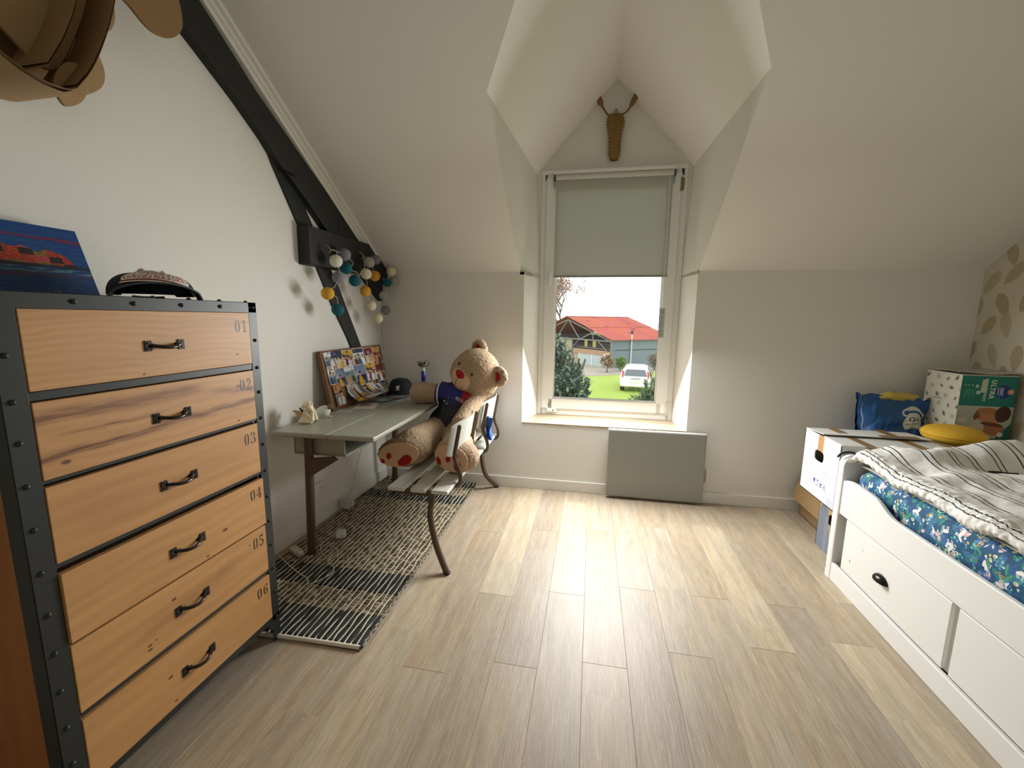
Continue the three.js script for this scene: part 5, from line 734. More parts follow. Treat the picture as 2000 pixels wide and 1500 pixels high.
  const surf = sheet((u, v) => {
    const z = mix(zA, zB, u), zz = z + 0.012 * n2(z * 3, 7), end = smooth(0, 0.035, u) * smooth(0, 0.03, 1 - u);
    const s = v, roll = 0.16; let x, y, cloth;
    const edge = 0.006 * n2(z * 4, 1.5) + 0.002 * n2(z * 17, 2.5), low = 0.676 + 0.018 * n2(z * 3.4 + 1, 4.2) + (z < -2.2 ? 0.018 : 0) + 0.012 * smooth(-2.0, -1.6, z);
    if (s < roll) { const t = s / roll, a = mix(-Math.PI * 0.5, Math.PI * 0.5, t), top = H(xA + 0.055, z), mid = (top + low) / 2, r = (top - low) / 2; x = xA + 0.045 - 0.050 * Math.cos(a) + edge + 0.004 * n2(z * 40, t * 3); y = mid + r * Math.sin(a) + 0.004 * n2(z * 44 + 3, t * 4); cloth = 1.30 + 0.145 * t; }
    else { const t = (s - roll) / (1 - roll); x = mix(xA + 0.045 + edge, xB, t); y = H(x, z); cloth = 1.445 + (x - xA - 0.045); }
    y = mix(0.675 + 0.01, y, Math.pow(end, 0.55)); 
    return [x - O[0], y - O[1], zz - O[2], cloth + 0.004 * n2(x * 4, z * 3 + 9), z];
  }, 260, 170);
  const stripes = canvasTex(512, 16, (x) => { x.fillStyle = '#efeee8'; x.fillRect(0, 0, 512, 16); x.fillStyle = '#37363a'; x.fillRect(180, 0, 28, 16); x.fillRect(300, 0, 28, 16); });
  stripes.repeat.set(1 / 0.098, 1); stripes.offset.set(0.12, 0);
  part('cover', surf, new THREE.MeshStandardMaterial({ map: stripes, roughness: 0.85, side: THREE.DoubleSide, bumpMap: (() => { const t = plasterBump.clone(); t.repeat.set(9, 9); t.needsUpdate = true; return t; })(), bumpScale: 0.0006 }), d);
  part('underside', sheet((u, v) => [mix(xA + 0.03, xB, v) - O[0], 0.682 - O[1] + 0.002 * n2(u * 9, v * 9), mix(zA + 0.01, zB - 0.01, u) - O[2]], 20, 10), new THREE.MeshStandardMaterial({ color: new THREE.Color('#e9e8e2'), roughness: 0.9, side: THREE.DoubleSide }), d);
  const black = std('#17171a', 0.7);
  part('tie', tube([[1.352, 0.700, -2.556], [1.366, 0.722, -2.550], [1.392, 0.733, -2.545], [1.42, 0.731, -2.54], [1.437, 0.715, -2.515]].map((p) => p.map((q, i) => q - O[i])), 0.0055, 24, 8), black, d, 'black tie over the bed end');
  part('tie', tube([[1.80, 0.800, -2.235], [1.83, 0.806, -2.225], [1.86, 0.796, -2.215], [1.885, 0.79, -2.20]].map((p) => p.map((q, i) => q - O[i] + (i === 1 ? H(p[0], p[2]) - p[1] + 0.004 : 0))), 0.0055, 20, 8), black, d, 'black tie lying in a fold');
  part('corner', sheet((u, v) => [mix(1.425, 1.53, u) - O[0], mix(0.735, 0.668 + 0.085 * Math.abs(u - 0.35), v) + 0.012 * Math.sin(u * 8) - O[1], -2.512 + 0.018 * Math.sin(u * 6 + v) - O[2]], 14, 8), new THREE.MeshStandardMaterial({ color: new THREE.Color('#eeede7'), roughness: 0.85, side: THREE.DoubleSide }), d, 'white cloth corner pulled up to the bed end');
}
// boxes
const flute = (t, o) => lin(0.9, 0.9, 0.9, 0.8, { map: t, ...o });
{
  // white removal box, its long side towards the room
  const L = 0.40, W = 0.56, Hh = 0.385, b = thing('white_moving_box', 'white printed cardboard box closed with brown tape standing behind the bed end', 'box', [1.376, 0.373, -2.778]);
  const side = canvasTex(768, 740, (x) => {
    x.fillStyle = '#dfe1e4'; x.fillRect(0, 0, 768, 740); x.strokeStyle = '#9b9ca0'; x.lineWidth = 3; x.fillStyle = '#b58c5d'; x.fillRect(310, 0, 118, 180); x.fillStyle = '#d8c8a6'; x.fillRect(428, 0, 22, 205);
    for (const [a, c, w, h] of [[120, 30, 110, 240], [600, 150, 120, 270]]) { x.beginPath(); x.moveTo(a, c); x.lineTo(a - w * 0.55, c + h); x.lineTo(a + w * 0.45, c + h); x.closePath(); x.stroke(); x.beginPath(); x.moveTo(a + 10, c); x.lineTo(a + w * 0.2, c + h); x.stroke(); }
    x.beginPath(); x.moveTo(470, 60); x.lineTo(455, 190); x.stroke();
    x.fillStyle = '#9497b0'; const r = rng(5); for (const [y, x0, n] of [[300, 160, 46], [330, 165, 44], [372, 150, 46], [402, 195, 40], [440, 330, 24], [468, 360, 22]]) for (let i = 0; i < n; i++) x.fillRect(x0 + i * 11, y + (i * 0), 4 + r() * 7, 4);
    x.strokeStyle = '#8d90b5'; x.lineWidth = 2.5; x.strokeRect(130, 500, 470, 96); x.fillStyle = '#474c9a';
    x.globalAlpha = 0.35; x.strokeRect(150, 515, 60, 62); x.strokeRect(225, 512, 50, 66); x.globalAlpha = 1; x.beginPath(); x.moveTo(300, 520); x.lineTo(345, 520); x.lineTo(340, 555); x.lineTo(322, 570); x.lineTo(305, 555); x.fill(); x.fillRect(318, 570, 8, 14); x.fillRect(375, 520, 40, 12); x.fillRect(382, 536, 5, 40); x.fillRect(402, 536, 5, 40); x.fillRect(375, 580, 42, 7); x.beginPath(); x.arc(468, 540, 24, 0, 3.1416); x.fill(); x.fillRect(444, 572, 48, 12); x.font = 'bold 26px sans-serif'; x.fillText('', 530, 560); x.fillRect(520, 530, 44, 5); x.fillRect(526, 545, 12, 22); x.fillRect(548, 545, 12, 22); x.fillRect(520, 574, 60, 6);
    x.fillStyle = '#8f98c6'; for (let i = 0; i < 18; i++) x.fillRect(610 + i * 8, 640, 2 + (i * 5) % 5, 100);
    x.strokeStyle = '#777a90'; x.strokeRect(510, 330 + 60, 40, 44);
  });
  const hole = []; for (let i = 0; i < 28; i++) { const a = i / 28 * 6.283; hole.push([-0.012 + 0.052 * Math.sign(Math.cos(a)) * Math.pow(Math.abs(Math.cos(a)), 0.6), 0.258 + 0.033 * Math.sign(Math.sin(a)) * Math.pow(Math.abs(Math.sin(a)), 0.6)]); }
  const front = extrude([[-L / 2, 0], [L / 2, 0], [L / 2, Hh], [-L / 2, Hh]], 0.005, 0, [hole]); { const uv = front.attributes.uv, p = front.attributes.position; for (let i = 0; i < p.count; i++) uv.setXY(i, p.getX(i) / L + 0.5, p.getY(i) / Hh); }
  front.rotateY(-Math.PI / 2).translate(0.005, 0, 0);
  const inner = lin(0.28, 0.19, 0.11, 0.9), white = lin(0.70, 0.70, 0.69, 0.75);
  part('printed_side', front, flute(side), b);
  part('wall', bb(0, W, 0, Hh, -L / 2, -L / 2 + 0.005, 0), white, b); part('wall', bb(0, W, 0, Hh, L / 2 - 0.005, L / 2, 0.001), white, b); part('wall', bb(W - 0.005, W, 0, Hh, -L / 2, L / 2, 0), white, b); part('floor', bb(0, W, 0, 0.005, -L / 2, L / 2, 0), inner, b);
  part('flap', warp(bx(W, 0.004, L * 0.52, W / 2, Hh + 0.002, -L * 0.24, 0).toNonIndexed(), (v) => { if (v.z > -0.1) v.y += 0.012; }), white, b); part('flap', bx(W - 0.01, 0.004, L * 0.49, W / 2, Hh + 0.001, L * 0.255, 0), white, b);
  const tape = phys('#9a7548', 0.35, { clearcoat: 0.3 });
  for (const x of [0.135, 0.40]) { part('tape', bx(0.052, 0.0008, L * 0.5, x, Hh + 0.0125, -L * 0.25, 0), tape, b); part('tape', bx(0.052, 0.0008, L * 0.49, x + 0.01, Hh + 0.0036, L * 0.255, 0), tape, b); part('tape', bx(0.052, 0.05, 0.0008, x + 0.01, Hh - 0.024, L / 2 + 0.0006, 0), tape, b); }
  part('tape', bx(0.20, 0.0008, 0.05, 0.40, Hh + 0.0185, -0.005, 0), tape, b, 'strip of tape over the flap joint');
  part('edge_line', bx(0.30, 0.002, 0.0015, 0.16, Hh + 0.010, 0.006, 0), std('#3b3431', 0.9), b);
  const lines = canvasTex(256, 128, (x) => { x.fillStyle = '#d3d2cd'; x.fillRect(0, 0, 256, 128); });
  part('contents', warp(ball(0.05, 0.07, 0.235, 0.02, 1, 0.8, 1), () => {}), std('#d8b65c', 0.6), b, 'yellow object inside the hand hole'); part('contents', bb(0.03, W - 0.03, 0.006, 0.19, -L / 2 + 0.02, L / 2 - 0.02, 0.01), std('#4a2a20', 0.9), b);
}
{
  const b = thing('patterned_box', 'grey blue patterned carton with a dark hand hole under the white printed box', 'box', [1.49, 0, -2.775]);
  const t = canvasTex(384, 384, (x) => { x.fillStyle = '#bda983'; x.fillRect(0, 0, 384, 384); x.fillStyle = '#7f8896'; x.beginPath(); x.moveTo(0, 384); x.lineTo(10, 120); x.quadraticCurveTo(70, 40, 120, 110); x.lineTo(200, 384); x.fill(); x.fillStyle = '#6a6f73'; x.beginPath(); x.moveTo(190, 384); x.lineTo(160, 190); x.lineTo(384, 260); x.lineTo(384, 384); x.fill(); x.fillStyle = '#8f93a0'; x.fillRect(96, 150, 40, 234); x.fillStyle = '#b9c2cc'; x.fillRect(230, 0, 110, 100); x.fillStyle = '#5a6a94'; x.fillRect(0, 0, 90, 26); x.strokeStyle = '#d6c59a'; x.lineWidth = 5; x.strokeRect(150, 70, 170, 110); });
  const L = 0.33, Hh = 0.372, hole = [[-0.05, 0.20], [-0.045, 0.19], [0.10, 0.165], [0.105, 0.175], [0.098, 0.215], [0.085, 0.235], [-0.035, 0.258], [-0.05, 0.245]];
  const f = extrude([[-L / 2, 0], [L / 2, 0], [L / 2, Hh], [-L / 2, Hh]], 0.004, 0, [hole]); { const uv = f.attributes.uv, p = f.attributes.position; for (let i = 0; i < p.count; i++) uv.setXY(i, p.getX(i) / L + 0.5, p.getY(i) / Hh); }
  part('printed_side', f.rotateY(-Math.PI / 2).translate(0.004, 0, 0), flute(t), b);
  const c = std('#a88a60', 0.85); part('wall', bb(0.0, 0.42, 0, Hh, -L / 2, -L / 2 + 0.004, 0), c, b); part('wall', bb(0, 0.42, 0, Hh, L / 2 - 0.004, L / 2, 0), c, b); part('wall', bb(0.416, 0.42, 0, Hh, -L / 2, L / 2, 0), c, b); part('lid', bb(0, 0.42, Hh - 0.004, Hh, -L / 2, L / 2, 0), c, b);
  const k = thing('brown_carton', 'plain brown cardboard box with a bent open flap in the corner behind the white box', 'box', [1.59, 0, -3.175]);
  const kr = std('#8f744d', 0.9, { bumpMap: plasterBump, bumpScale: 0.0005 });
  for (const [a0, a1, z0, z1] of [[0, 0.005, -0.22, 0.2], [0.43, 0.435, -0.22, 0.2]]) part('wall', bb(a0, a1, 0.0, 0.335, z0, z1, 0), kr, k);
  for (const z of [-0.22, 0.195]) part('wall', bb(0, 0.435, 0, 0.335, z, z + 0.005, 0), kr, k); part('floor', bb(0, 0.435, 0, 0.005, -0.22, 0.2, 0), kr, k);
  part('flap', warp(bx(0.005, 0.20, 0.40, 0, -0.10, 0, 0).toNonIndexed(), (v) => { v.x += v.y * 0.32; }).translate(-0.004, 0.335, -0.01), kr, k, 'flap hanging down on the near side');
}
{
  // blue bag standing in the brown box's corner
  const b = thing('blue_bag', 'blue plastic bag with a white figure and lettering behind the white printed box', 'bag', [2.02, 0.34, -3.285]);
  const print = canvasTex(768, 768, (x) => {
    x.fillStyle = '#1b5793'; x.fillRect(0, 0, 768, 768); x.fillStyle = '#a9bfd6'; x.fillRect(38, 0, 7, 768);
    x.fillStyle = '#e6e2d2'; x.beginPath(); x.moveTo(470, 560); x.bezierCurveTo(460, 430, 480, 380, 530, 340); x.lineTo(530, 290); x.lineTo(690, 300); x.lineTo(690, 350); x.bezierCurveTo(720, 390, 730, 440, 735, 570); x.fill();
    x.lineWidth = 26; x.strokeStyle = '#e6e2d2'; x.beginPath(); x.moveTo(535, 330); x.bezierCurveTo(450, 330, 455, 210, 500, 215); x.bezierCurveTo(540, 180, 640, 190, 680, 235); x.bezierCurveTo(740, 270, 730, 320, 700, 345); x.stroke(); x.fillStyle = '#e6e2d2'; x.beginPath(); x.moveTo(520, 235); x.bezierCurveTo(560, 185, 650, 195, 690, 260); x.lineTo(520, 245); x.fill();
    x.fillStyle = '#18233f'; x.font = 'bold 92px sans-serif'; x.fillText('Qu', 530, 432); x.fillStyle = '#b8242b'; x.fillText('i', 655, 432); x.fillStyle = '#18233f'; x.font = 'bold 38px sans-serif'; x.fillText('ne veut ou', 494, 492);
  });
  const skin = (s) => sheet((u, v) => { const a = (u - 0.5) * 2, bulge = (1 - Math.pow(Math.abs(a), 3)) * Math.sin(clamp(v * 1.05) * Math.PI) * 0.10, x = a * (0.215 - 0.02 * Math.sin(v * 3.14)), y = v * (0.612 + 0.022 * n2(u * 4, 2) - 0.02 * u); return [x + 0.008 * n2(v * 5, u * 3), y, s * (0.012 + bulge + 0.018 * n2(u * 4 + s * 5, v * 5) * Math.sin(v * 3.14) + 0.006 * n2(u * 14, v * 10)), u, v]; }, 40, 40);
  const mat = new THREE.MeshStandardMaterial({ map: (() => { print.repeat.set(1, 2.2); print.offset.set(0, -1.2); return print; })(), roughness: 0.42, side: THREE.DoubleSide });
  part('front', skin(1), mat, b); part('back', skin(-1), std('#1b5793', 0.45, { side: THREE.DoubleSide }), b);
  part('yellow_filling', warp(ball(0.09, 0.03, 0.60, -0.0, 1.4, 0.32, 0.35), (v) => { v.y += 0.01 * n2(v.x * 20, 3); }), std('#c9b45a', 0.6), b);
}
{
  const Y0 = 0.735, W = 0.288, Hh = 0.39, D = 0.28, b = thing('nappy_carton', 'tall white nappy carton printed with leaves and a teal panel in the corner', 'box', [2.238, Y0, -3.055]);
  const front = canvasTex(640, 860, (x) => {
    x.fillStyle = '#d3d0bf'; x.fillRect(0, 0, 640, 860); x.fillStyle = '#0f7d6f'; x.fillRect(0, 10, 640, 410); x.fillStyle = '#cfcdbb'; x.beginPath(); x.moveTo(235, 60); x.lineTo(300, 40); x.lineTo(300, 240); x.lineTo(225, 230); x.fill();
    x.fillStyle = '#e6ecd8'; x.save(); x.translate(340, 55); x.rotate(Math.PI / 2 + 0.03); x.font = 'bold 84px sans-serif'; x.fillText('ULTRA', 0, 0); x.font = 'bold 44px sans-serif'; x.fillText('FORT', 190, 66); x.restore();
    x.fillStyle = '#1f3b86'; x.beginPath(); x.arc(490, 215, 92, 0, 7); x.fill(); x.fillStyle = '#d9dbe8'; x.save(); x.translate(455, 150); x.rotate(Math.PI / 2); for (const [a, w, h] of [[0, 130, 7], [8, 96, 22], [30, 110, 22], [-20, 96, 20]]) x.fillRect(10, -a, w, h * 0.55); x.restore(); x.fillStyle = '#d98f86'; x.beginPath(); x.arc(575, 215, 40, 0, 7); x.fill(); x.fillStyle = '#ecc7b8'; x.beginPath(); x.arc(575, 215, 18, 0, 7); x.fill();
    x.fillStyle = '#bfe0cf'; for (let i = 0; i < 4; i++) x.fillRect(40 + i * 42, 130, i === 3 ? 30 : 14, i === 3 ? 40 : 16); x.beginPath(); x.arc(205, 235, 26, 0, 7); x.fill(); x.globalAlpha = 0.55; for (let i = 0; i < 5; i++) x.fillRect(50 + i * 24, 190, 5, 120 - (i * 37) % 60); x.globalAlpha = 1;
    x.fillStyle = '#b9c3b2'; x.fillRect(0, 430, 640, 430); x.fillStyle = '#b7774a'; x.beginPath(); x.ellipse(400, 540, 190, 95, 0.25, 0, 7); x.fill(); x.fillStyle = '#c98b60'; x.beginPath(); x.ellipse(360, 580, 130, 60, 0.2, 0, 7); x.fill(); x.fillStyle = '#4a2817'; x.beginPath(); x.ellipse(530, 520, 90, 110, 0.2, 0, 7); x.fill(); x.fillStyle = '#8a4a2a'; x.beginPath(); x.moveTo(190, 560); x.lineTo(230, 480); x.lineTo(280, 560); x.lineTo(215, 620); x.fill(); x.fillStyle = '#b9764e'; x.beginPath(); x.ellipse(450, 730, 125, 85, 0, 0, 7); x.fill(); x.fillStyle = '#6f3d26'; x.beginPath(); x.ellipse(420, 665, 130, 26, 0.15, 0, 7); x.fill(); x.fillStyle = '#d9c7b4'; x.beginPath(); x.ellipse(250, 720, 90, 70, 0, 0, 7); x.fill(); x.fillStyle = '#0f6f62'; x.beginPath(); x.moveTo(480, 860); x.lineTo(640, 640); x.lineTo(640, 860); x.fill(); x.fillStyle = '#e9e6dc'; x.beginPath(); x.arc(535, 800, 36, 0, 7); x.fill(); x.fillStyle = '#d8d4c3'; x.fillRect(20, 590, 110, 60);
  });
  const leaves = canvasTex(512, 768, (x) => { x.fillStyle = '#d3cfbe'; x.fillRect(0, 0, 512, 768); const r = rng(66); for (let i = 0; i < 26; i++) { const cx = 40 + (i % 4) * 140 + (Math.floor(i / 4) % 2) * 60, cy = 60 + Math.floor(i / 4) * 112 + r() * 26, k = i % 3; x.save(); x.translate(cx, cy); x.rotate(r() * 2 - 1); x.fillStyle = x.strokeStyle = ['#5f6350', '#74785f', '#6b6a58'][k]; x.lineWidth = 4; if (k === 0) { for (let q = -2; q < 3; q++) { x.save(); x.rotate(q * 0.5); x.beginPath(); x.ellipse(0, -24, 6, 24, 0, 0, 7); x.fill(); x.restore(); } } else if (k === 1) { x.beginPath(); x.arc(0, 0, 26, 0, 7); x.stroke(); for (let q = 0; q < 8; q++) { x.rotate(0.785); x.beginPath(); x.moveTo(0, 4); x.lineTo(0, 26); x.stroke(); } } else { x.beginPath(); x.moveTo(0, -30); x.quadraticCurveTo(28, 0, 0, 30); x.quadraticCurveTo(-28, 0, 0, -30); x.fill(); } x.restore(); } x.fillStyle = '#8b8674'; x.fillRect(150, 330, 130, 14); });
  const quad = (f, m, n) => part(n, sheet(f, 1, 1), m, b);
  const pm = (t) => new THREE.MeshStandardMaterial({ map: t, roughness: 0.45 });
  part('carton', bb(0, W, 0, Hh, -D, 0, 0.003), lin(0.64, 0.62, 0.54, 0.6), b);
  quad((u, v) => [u * W, v * Hh, 0.0012, u, v], pm(front), 'printed_front'); quad((u, v) => [-0.0012, v * Hh, -D + u * D, u, v], pm(leaves), 'printed_side');
  part('lid_flap', warp(bx(W * 0.62, 0.003, D * 0.9, W * 0.30, Hh + 0.008, -D * 0.5, 0).toNonIndexed(), (v) => { v.y += v.x > 0.1 ? -0.006 : 0.008; }), lin(0.5, 0.46, 0.38, 0.8), b); part('lid_flap', warp(bx(W * 0.5, 0.003, D * 0.9, W * 0.78, Hh + 0.006, -D * 0.5, 0).toNonIndexed(), (v) => { v.y += v.x < 0.2 ? -0.003 : 0.008; }), lin(0.55, 0.52, 0.44, 0.8), b);
  const s = thing('storage_carton', 'brown carton carrying the nappy carton in the corner, mostly hidden behind the bed', 'box', [2.335, 0, -3.03]), kr = std('#8f744d', 0.9);
  part('carton', bb(-0.18, 0.20, 0, 0.722, -0.10, 0.30, 0.004), kr, s); part('lid', bb(-0.185, 0.205, 0.70, 0.733, -0.105, 0.305, 0.004), kr, s);
  const y = thing('yellow_pouffe', 'round mustard yellow cushion between the white box and the nappy carton', 'cushion', [2.095, 0.7345, -2.86]);
  part('cushion', warp(new THREE.SphereGeometry(1, 40, 26), (v) => { const k = 1 + 0.015 * n3(v.x * 3, v.y * 3, v.z * 3); v.set(v.x * 0.142 * k, Math.sign(v.y) * Math.pow(Math.abs(v.y), 0.85) * 0.056 * k + 0.056, v.z * 0.142 * k); }), phys('#d9ab2c', 0.8, { sheen: 0.4, sheenColor: new THREE.Color('#e8c860') }), y);
  part('seam', tube(Array.from({ length: 25 }, (_, i) => { const a = i / 24 * 6.2832; return [Math.cos(a) * 0.1425, 0.056, Math.sin(a) * 0.1425]; }), 0.0022, 60, 6, true), std('#b98e1f', 0.8), y);
}

// ---------------------------------------------------------------- seen through the window
const GY = -2.6;
{
  const grassTex = pixelTex(512, 512, (u, v) => { const n = 0.5 + 0.3 * fbm(u * 40, v * 40, 4) + 0.2 * n2(u * 220, v * 220); return [mix(0.48, 0.74, n), mix(0.60, 0.80, n), mix(0.22, 0.36, n)]; });
  const g = new THREE.PlaneGeometry(240, 130).rotateX(-Math.PI / 2).translate(0, GY, -72); { const uv = g.attributes.uv; for (let i = 0; i < uv.count; i++) uv.setXY(i, uv.getX(i) * 60, uv.getY(i) * 32); }
  struct('ground', g, lin(0.9, 0.9, 0.9, 0.95, { map: grassTex }));
  const path = struct('gravel_strip', slab([[-9, GY + 0.03, -36.5], [0, GY + 0.03, -31], [3.2, GY + 0.03, -33], [9, GY + 0.03, -39.5], [9, GY + 0.03, -41], [2, GY + 0.03, -38], [-9, GY + 0.03, -42]], 0.03), lin(0.34, 0.31, 0.25, 0.95));
}
// low white hatchback
{
  const c = thing('white_car', 'white hatchback car parked on the grass, seen from behind', 'car', [2.47, GY, -24.6], -0.12), body = phys('#eceeee', 0.3, { clearcoat: 0.8 }), dark = std('#1b1d20', 0.4), glassM = phys('#4c585f', 0.12, { clearcoat: 1 });
  const w = 0.84, sec = [[0.30, 0.80, 1.0], [0.52, 0.85, 1.0], [0.80, 0.85, 0.97], [0.95, 0.82, 0.90], [1.18, 0.72, 0.72], [1.36, 0.62, 0.55], [1.42, 0.50, 0.45]];
  const f = (p) => { const y = p[1]; let k = 0; while (k < sec.length - 2 && y > sec[k + 1][0]) k++; const t = clamp((y - sec[k][0]) / (sec[k + 1][0] - sec[k][0])), hw = mix(sec[k][1], sec[k + 1][1], t), zb = -0.04 + (y > 0.85 ? (y - 0.85) * 0.62 : 0), zf = -3.6 + (y > 0.82 ? (y - 0.82) * 2.6 : 0); const dx = Math.abs(p[0]) - hw, dz = Math.max(p[2] + zb, zf - p[2] - 0.0), dy = Math.max(0.28 - y, y - 1.43); return Math.max(sminf(-0, 0, 0.0001), -1e9) * 0 + (Math.hypot(Math.max(dx + 0.1, 0), Math.max(dz + 0.12, 0), Math.max(dy + 0.1, 0)) + Math.min(Math.max(dx + 0.1, dz + 0.12, dy + 0.1), 0)) - 0.1; };
  part('body', meshField([0, 0.9, -1.8], 2.05, 92, f, 60000), body, c);
  part('rear_window', sheet((u, v) => { const y = mix(0.93, 1.27, v), hw = mix(0.62, 0.50, v); return [mix(-hw, hw, u), y, 0.055 - (y - 0.85) * 0.62 + 0.012]; }, 6, 4), glassM, c);
  for (const s of [-1, 1]) { part('rear_light', sheet((u, v) => [s * mix(0.66, 0.77, u) - s * 0.05 * v, mix(0.82, 1.18, v), 0.06 - Math.max(0, mix(0.82, 1.18, v) - 0.85) * 0.62 - 0.05 * u], 3, 6), std('#b5342c', 0.3, { side: THREE.DoubleSide }), c); part('wheel', rod([s * 0.60, 0.29, -0.62], [s * 0.82, 0.29, -0.62], 0.29, 0.29, 26), dark, c); part('side_window', sheet((u, v) => [s * (mix(0.815, 0.665, v) + 0.02), mix(0.96, 1.30, v), mix(-0.45, -2.0, u)], 2, 2), new THREE.MeshPhysicalMaterial({ color: new THREE.Color('#4c585f'), roughness: 0.15, side: THREE.DoubleSide }), c); part('wheel', rod([s * 0.60, 0.29, -2.9], [s * 0.82, 0.29, -2.9], 0.29, 0.29, 26), dark, c); }
  part('number_plate', bx(0.5, 0.11, 0.02, 0, 0.60, 0.055, 0.004), lin(0.75, 0.75, 0.72, 0.4), c); part('boot_strip', bx(0.52, 0.035, 0.03, 0, 0.78, 0.05, 0.008), std('#5f6468', 0.4), c); part('bumper', bx(1.62, 0.16, 0.10, 0, 0.40, 0.0, 0.04), body, c);
}
// the barn
{
  const P0 = V(1.63, GY, -36.3), gd = V(-0.643, 0, -0.766), sd = V(0.777, 0, -0.629), half = 5.9, len = 7.0, EY = 2.46, RY = 4.2;
  const b = thing('barn', 'open fronted farm barn with a rusty red sheet roof and a grey blue side wall', 'barn', [P0.x, P0.y, P0.z]);
  const at = (t, s, y) => { const p = gd.clone().multiplyScalar(t).addScaledVector(sd, s); return [p.x, y, p.z]; };
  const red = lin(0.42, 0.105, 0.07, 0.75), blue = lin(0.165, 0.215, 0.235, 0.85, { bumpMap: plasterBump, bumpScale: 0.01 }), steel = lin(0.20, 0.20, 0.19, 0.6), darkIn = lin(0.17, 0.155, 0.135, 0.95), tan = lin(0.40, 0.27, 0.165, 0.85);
  // roof sheets with their corrugations, in courses
  for (const side of [0, 1]) for (let k = 0; k < 7; k++) for (let r = 0; r < 2; r++) part('roof_sheet', (() => { const n = 14, g = sheet((u, v) => { const s = -0.35 + (k + u) * (len + 0.7) / 7, q = (r + v * 1.03) / 2, t = side ? 2 * half + 0.3 - q * (half + 0.3) : -0.3 + q * (half + 0.3), y = mix(EY - 0.10, RY + 0.05, q) + 0.02 * Math.cos(u * n * 6.283) + (r ? 0.03 : 0); return at(t, s, y); }, n * 4, 2); return g; })(), lin(0.42 + 0.05 * n2(k * 3, r), 0.105 + 0.02 * n2(k, r * 5), 0.07 + 0.02 * n2(k * 2, r), 0.75, { side: THREE.DoubleSide }), b);
  for (const [k, u, q] of [[1, 0.4, 0.8], [2, 0.2, 0.55], [4, 0.6, 0.45], [3, 0.5, 0.3], [5, 0.3, 0.7], [2, 0.8, 0.95]]) part('pale_patch', (() => { const s = -0.35 + (k + u) * (len + 0.7) / 7, t = -0.3 + q * (half + 0.3), y = mix(EY - 0.10, RY + 0.05, q) + 0.07; return bx(0.5, 0.02, 0.18, 0, 0, 0, 0).rotateY(0.7).translate(...at(t, s, y)); })(), lin(0.6, 0.42, 0.36, 0.8), b);
  const wallQuad = (s0, s1, y0, y1, t0, t1, m, n) => part(n, panel([at(t0, s0, y0), at(t1, s1, y0), at(t1, s1, y1), at(t0, s0, y1)], 0.08), m, b);
  wallQuad(0, 2.3, 0, EY, 0, 0, blue, 'side_wall'); wallQuad(2.3, 5.6, 0, EY, 0, 0, lin(0.185, 0.235, 0.25, 0.85), 'side_wall'); wallQuad(5.6, 6.3, 0, EY, 0, 0, lin(0.34, 0.44, 0.48, 0.8), 'side_wall'); wallQuad(6.3, 6.6, 0, EY, 0, 0, tan, 'side_wall'); wallQuad(6.6, len, 0, EY, 0, 0, lin(0.34, 0.44, 0.48, 0.8), 'side_wall');
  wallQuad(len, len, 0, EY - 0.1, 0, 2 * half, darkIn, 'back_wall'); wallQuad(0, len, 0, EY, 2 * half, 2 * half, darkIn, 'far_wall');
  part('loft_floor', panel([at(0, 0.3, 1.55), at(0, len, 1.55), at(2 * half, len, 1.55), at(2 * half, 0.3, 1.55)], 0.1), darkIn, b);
  for (let i = 0; i < 4; i++) part('plank', panel([at(0.1, 0.02, 0.98 + i * 0.11), at(5.2, 0.02, 0.98 + i * 0.11), at(5.2, 0.02, 1.08 + i * 0.11), at(0.1, 0.02, 1.08 + i * 0.11)], 0.04), lin(0.40 + 0.03 * (i % 2), 0.27, 0.165, 0.85), b);
  part('lower_wall', panel([at(0.1, 0.1, 0), at(2 * half, 0.1, 0), at(2 * half, 0.1, 0.98), at(0.1, 0.1, 0.98)], 0.05), lin(0.36, 0.30, 0.23, 0.9), b);
  for (const [t0, t1] of [[0.35, 2.35], [2.45, 4.2]]) part('door_leaf', panel([at(t0, 0.02, -0.0), at(t1, 0.02, -0.0), at(t1, 0.02, 0.96), at(t0, 0.02, 0.96)], 0.05), lin(0.40, 0.47, 0.455, 0.7), b);
  for (let i = 0; i < 3; i++) part('door_pane', panel([at(2.75 + i * 0.5, 0, 0.25), at(3.08 + i * 0.5, 0, 0.25), at(3.08 + i * 0.5, 0, 0.82), at(2.75 + i * 0.5, 0, 0.82)], 0.02), i % 2 ? lin(0.55, 0.62, 0.62, 0.2) : lin(0.22, 0.26, 0.28, 0.2), b);
  for (const t of [0.35, 2.4, 4.2]) part('door_post', panel([at(t - 0.06, -0.02, 0), at(t + 0.06, -0.02, 0), at(t + 0.06, -0.02, 1.02), at(t - 0.06, -0.02, 1.02)], 0.05), lin(0.62, 0.65, 0.62, 0.6), b);
  const bar = (a, c, r = 0.055) => part('truss_bar', rod(at(...a), at(...c), r, r, 6), steel, b), rise = (t) => EY - 0.12 + (RY - EY) * (t < half ? t : 2 * half - t) / half - 0.1;
  bar([0, -0.1, rise(0)], [half, -0.1, rise(half)], 0.07); bar([2 * half, -0.1, rise(0)], [half, -0.1, rise(half)], 0.07); bar([0, -0.1, rise(0)], [2 * half, -0.1, rise(0)], 0.065);
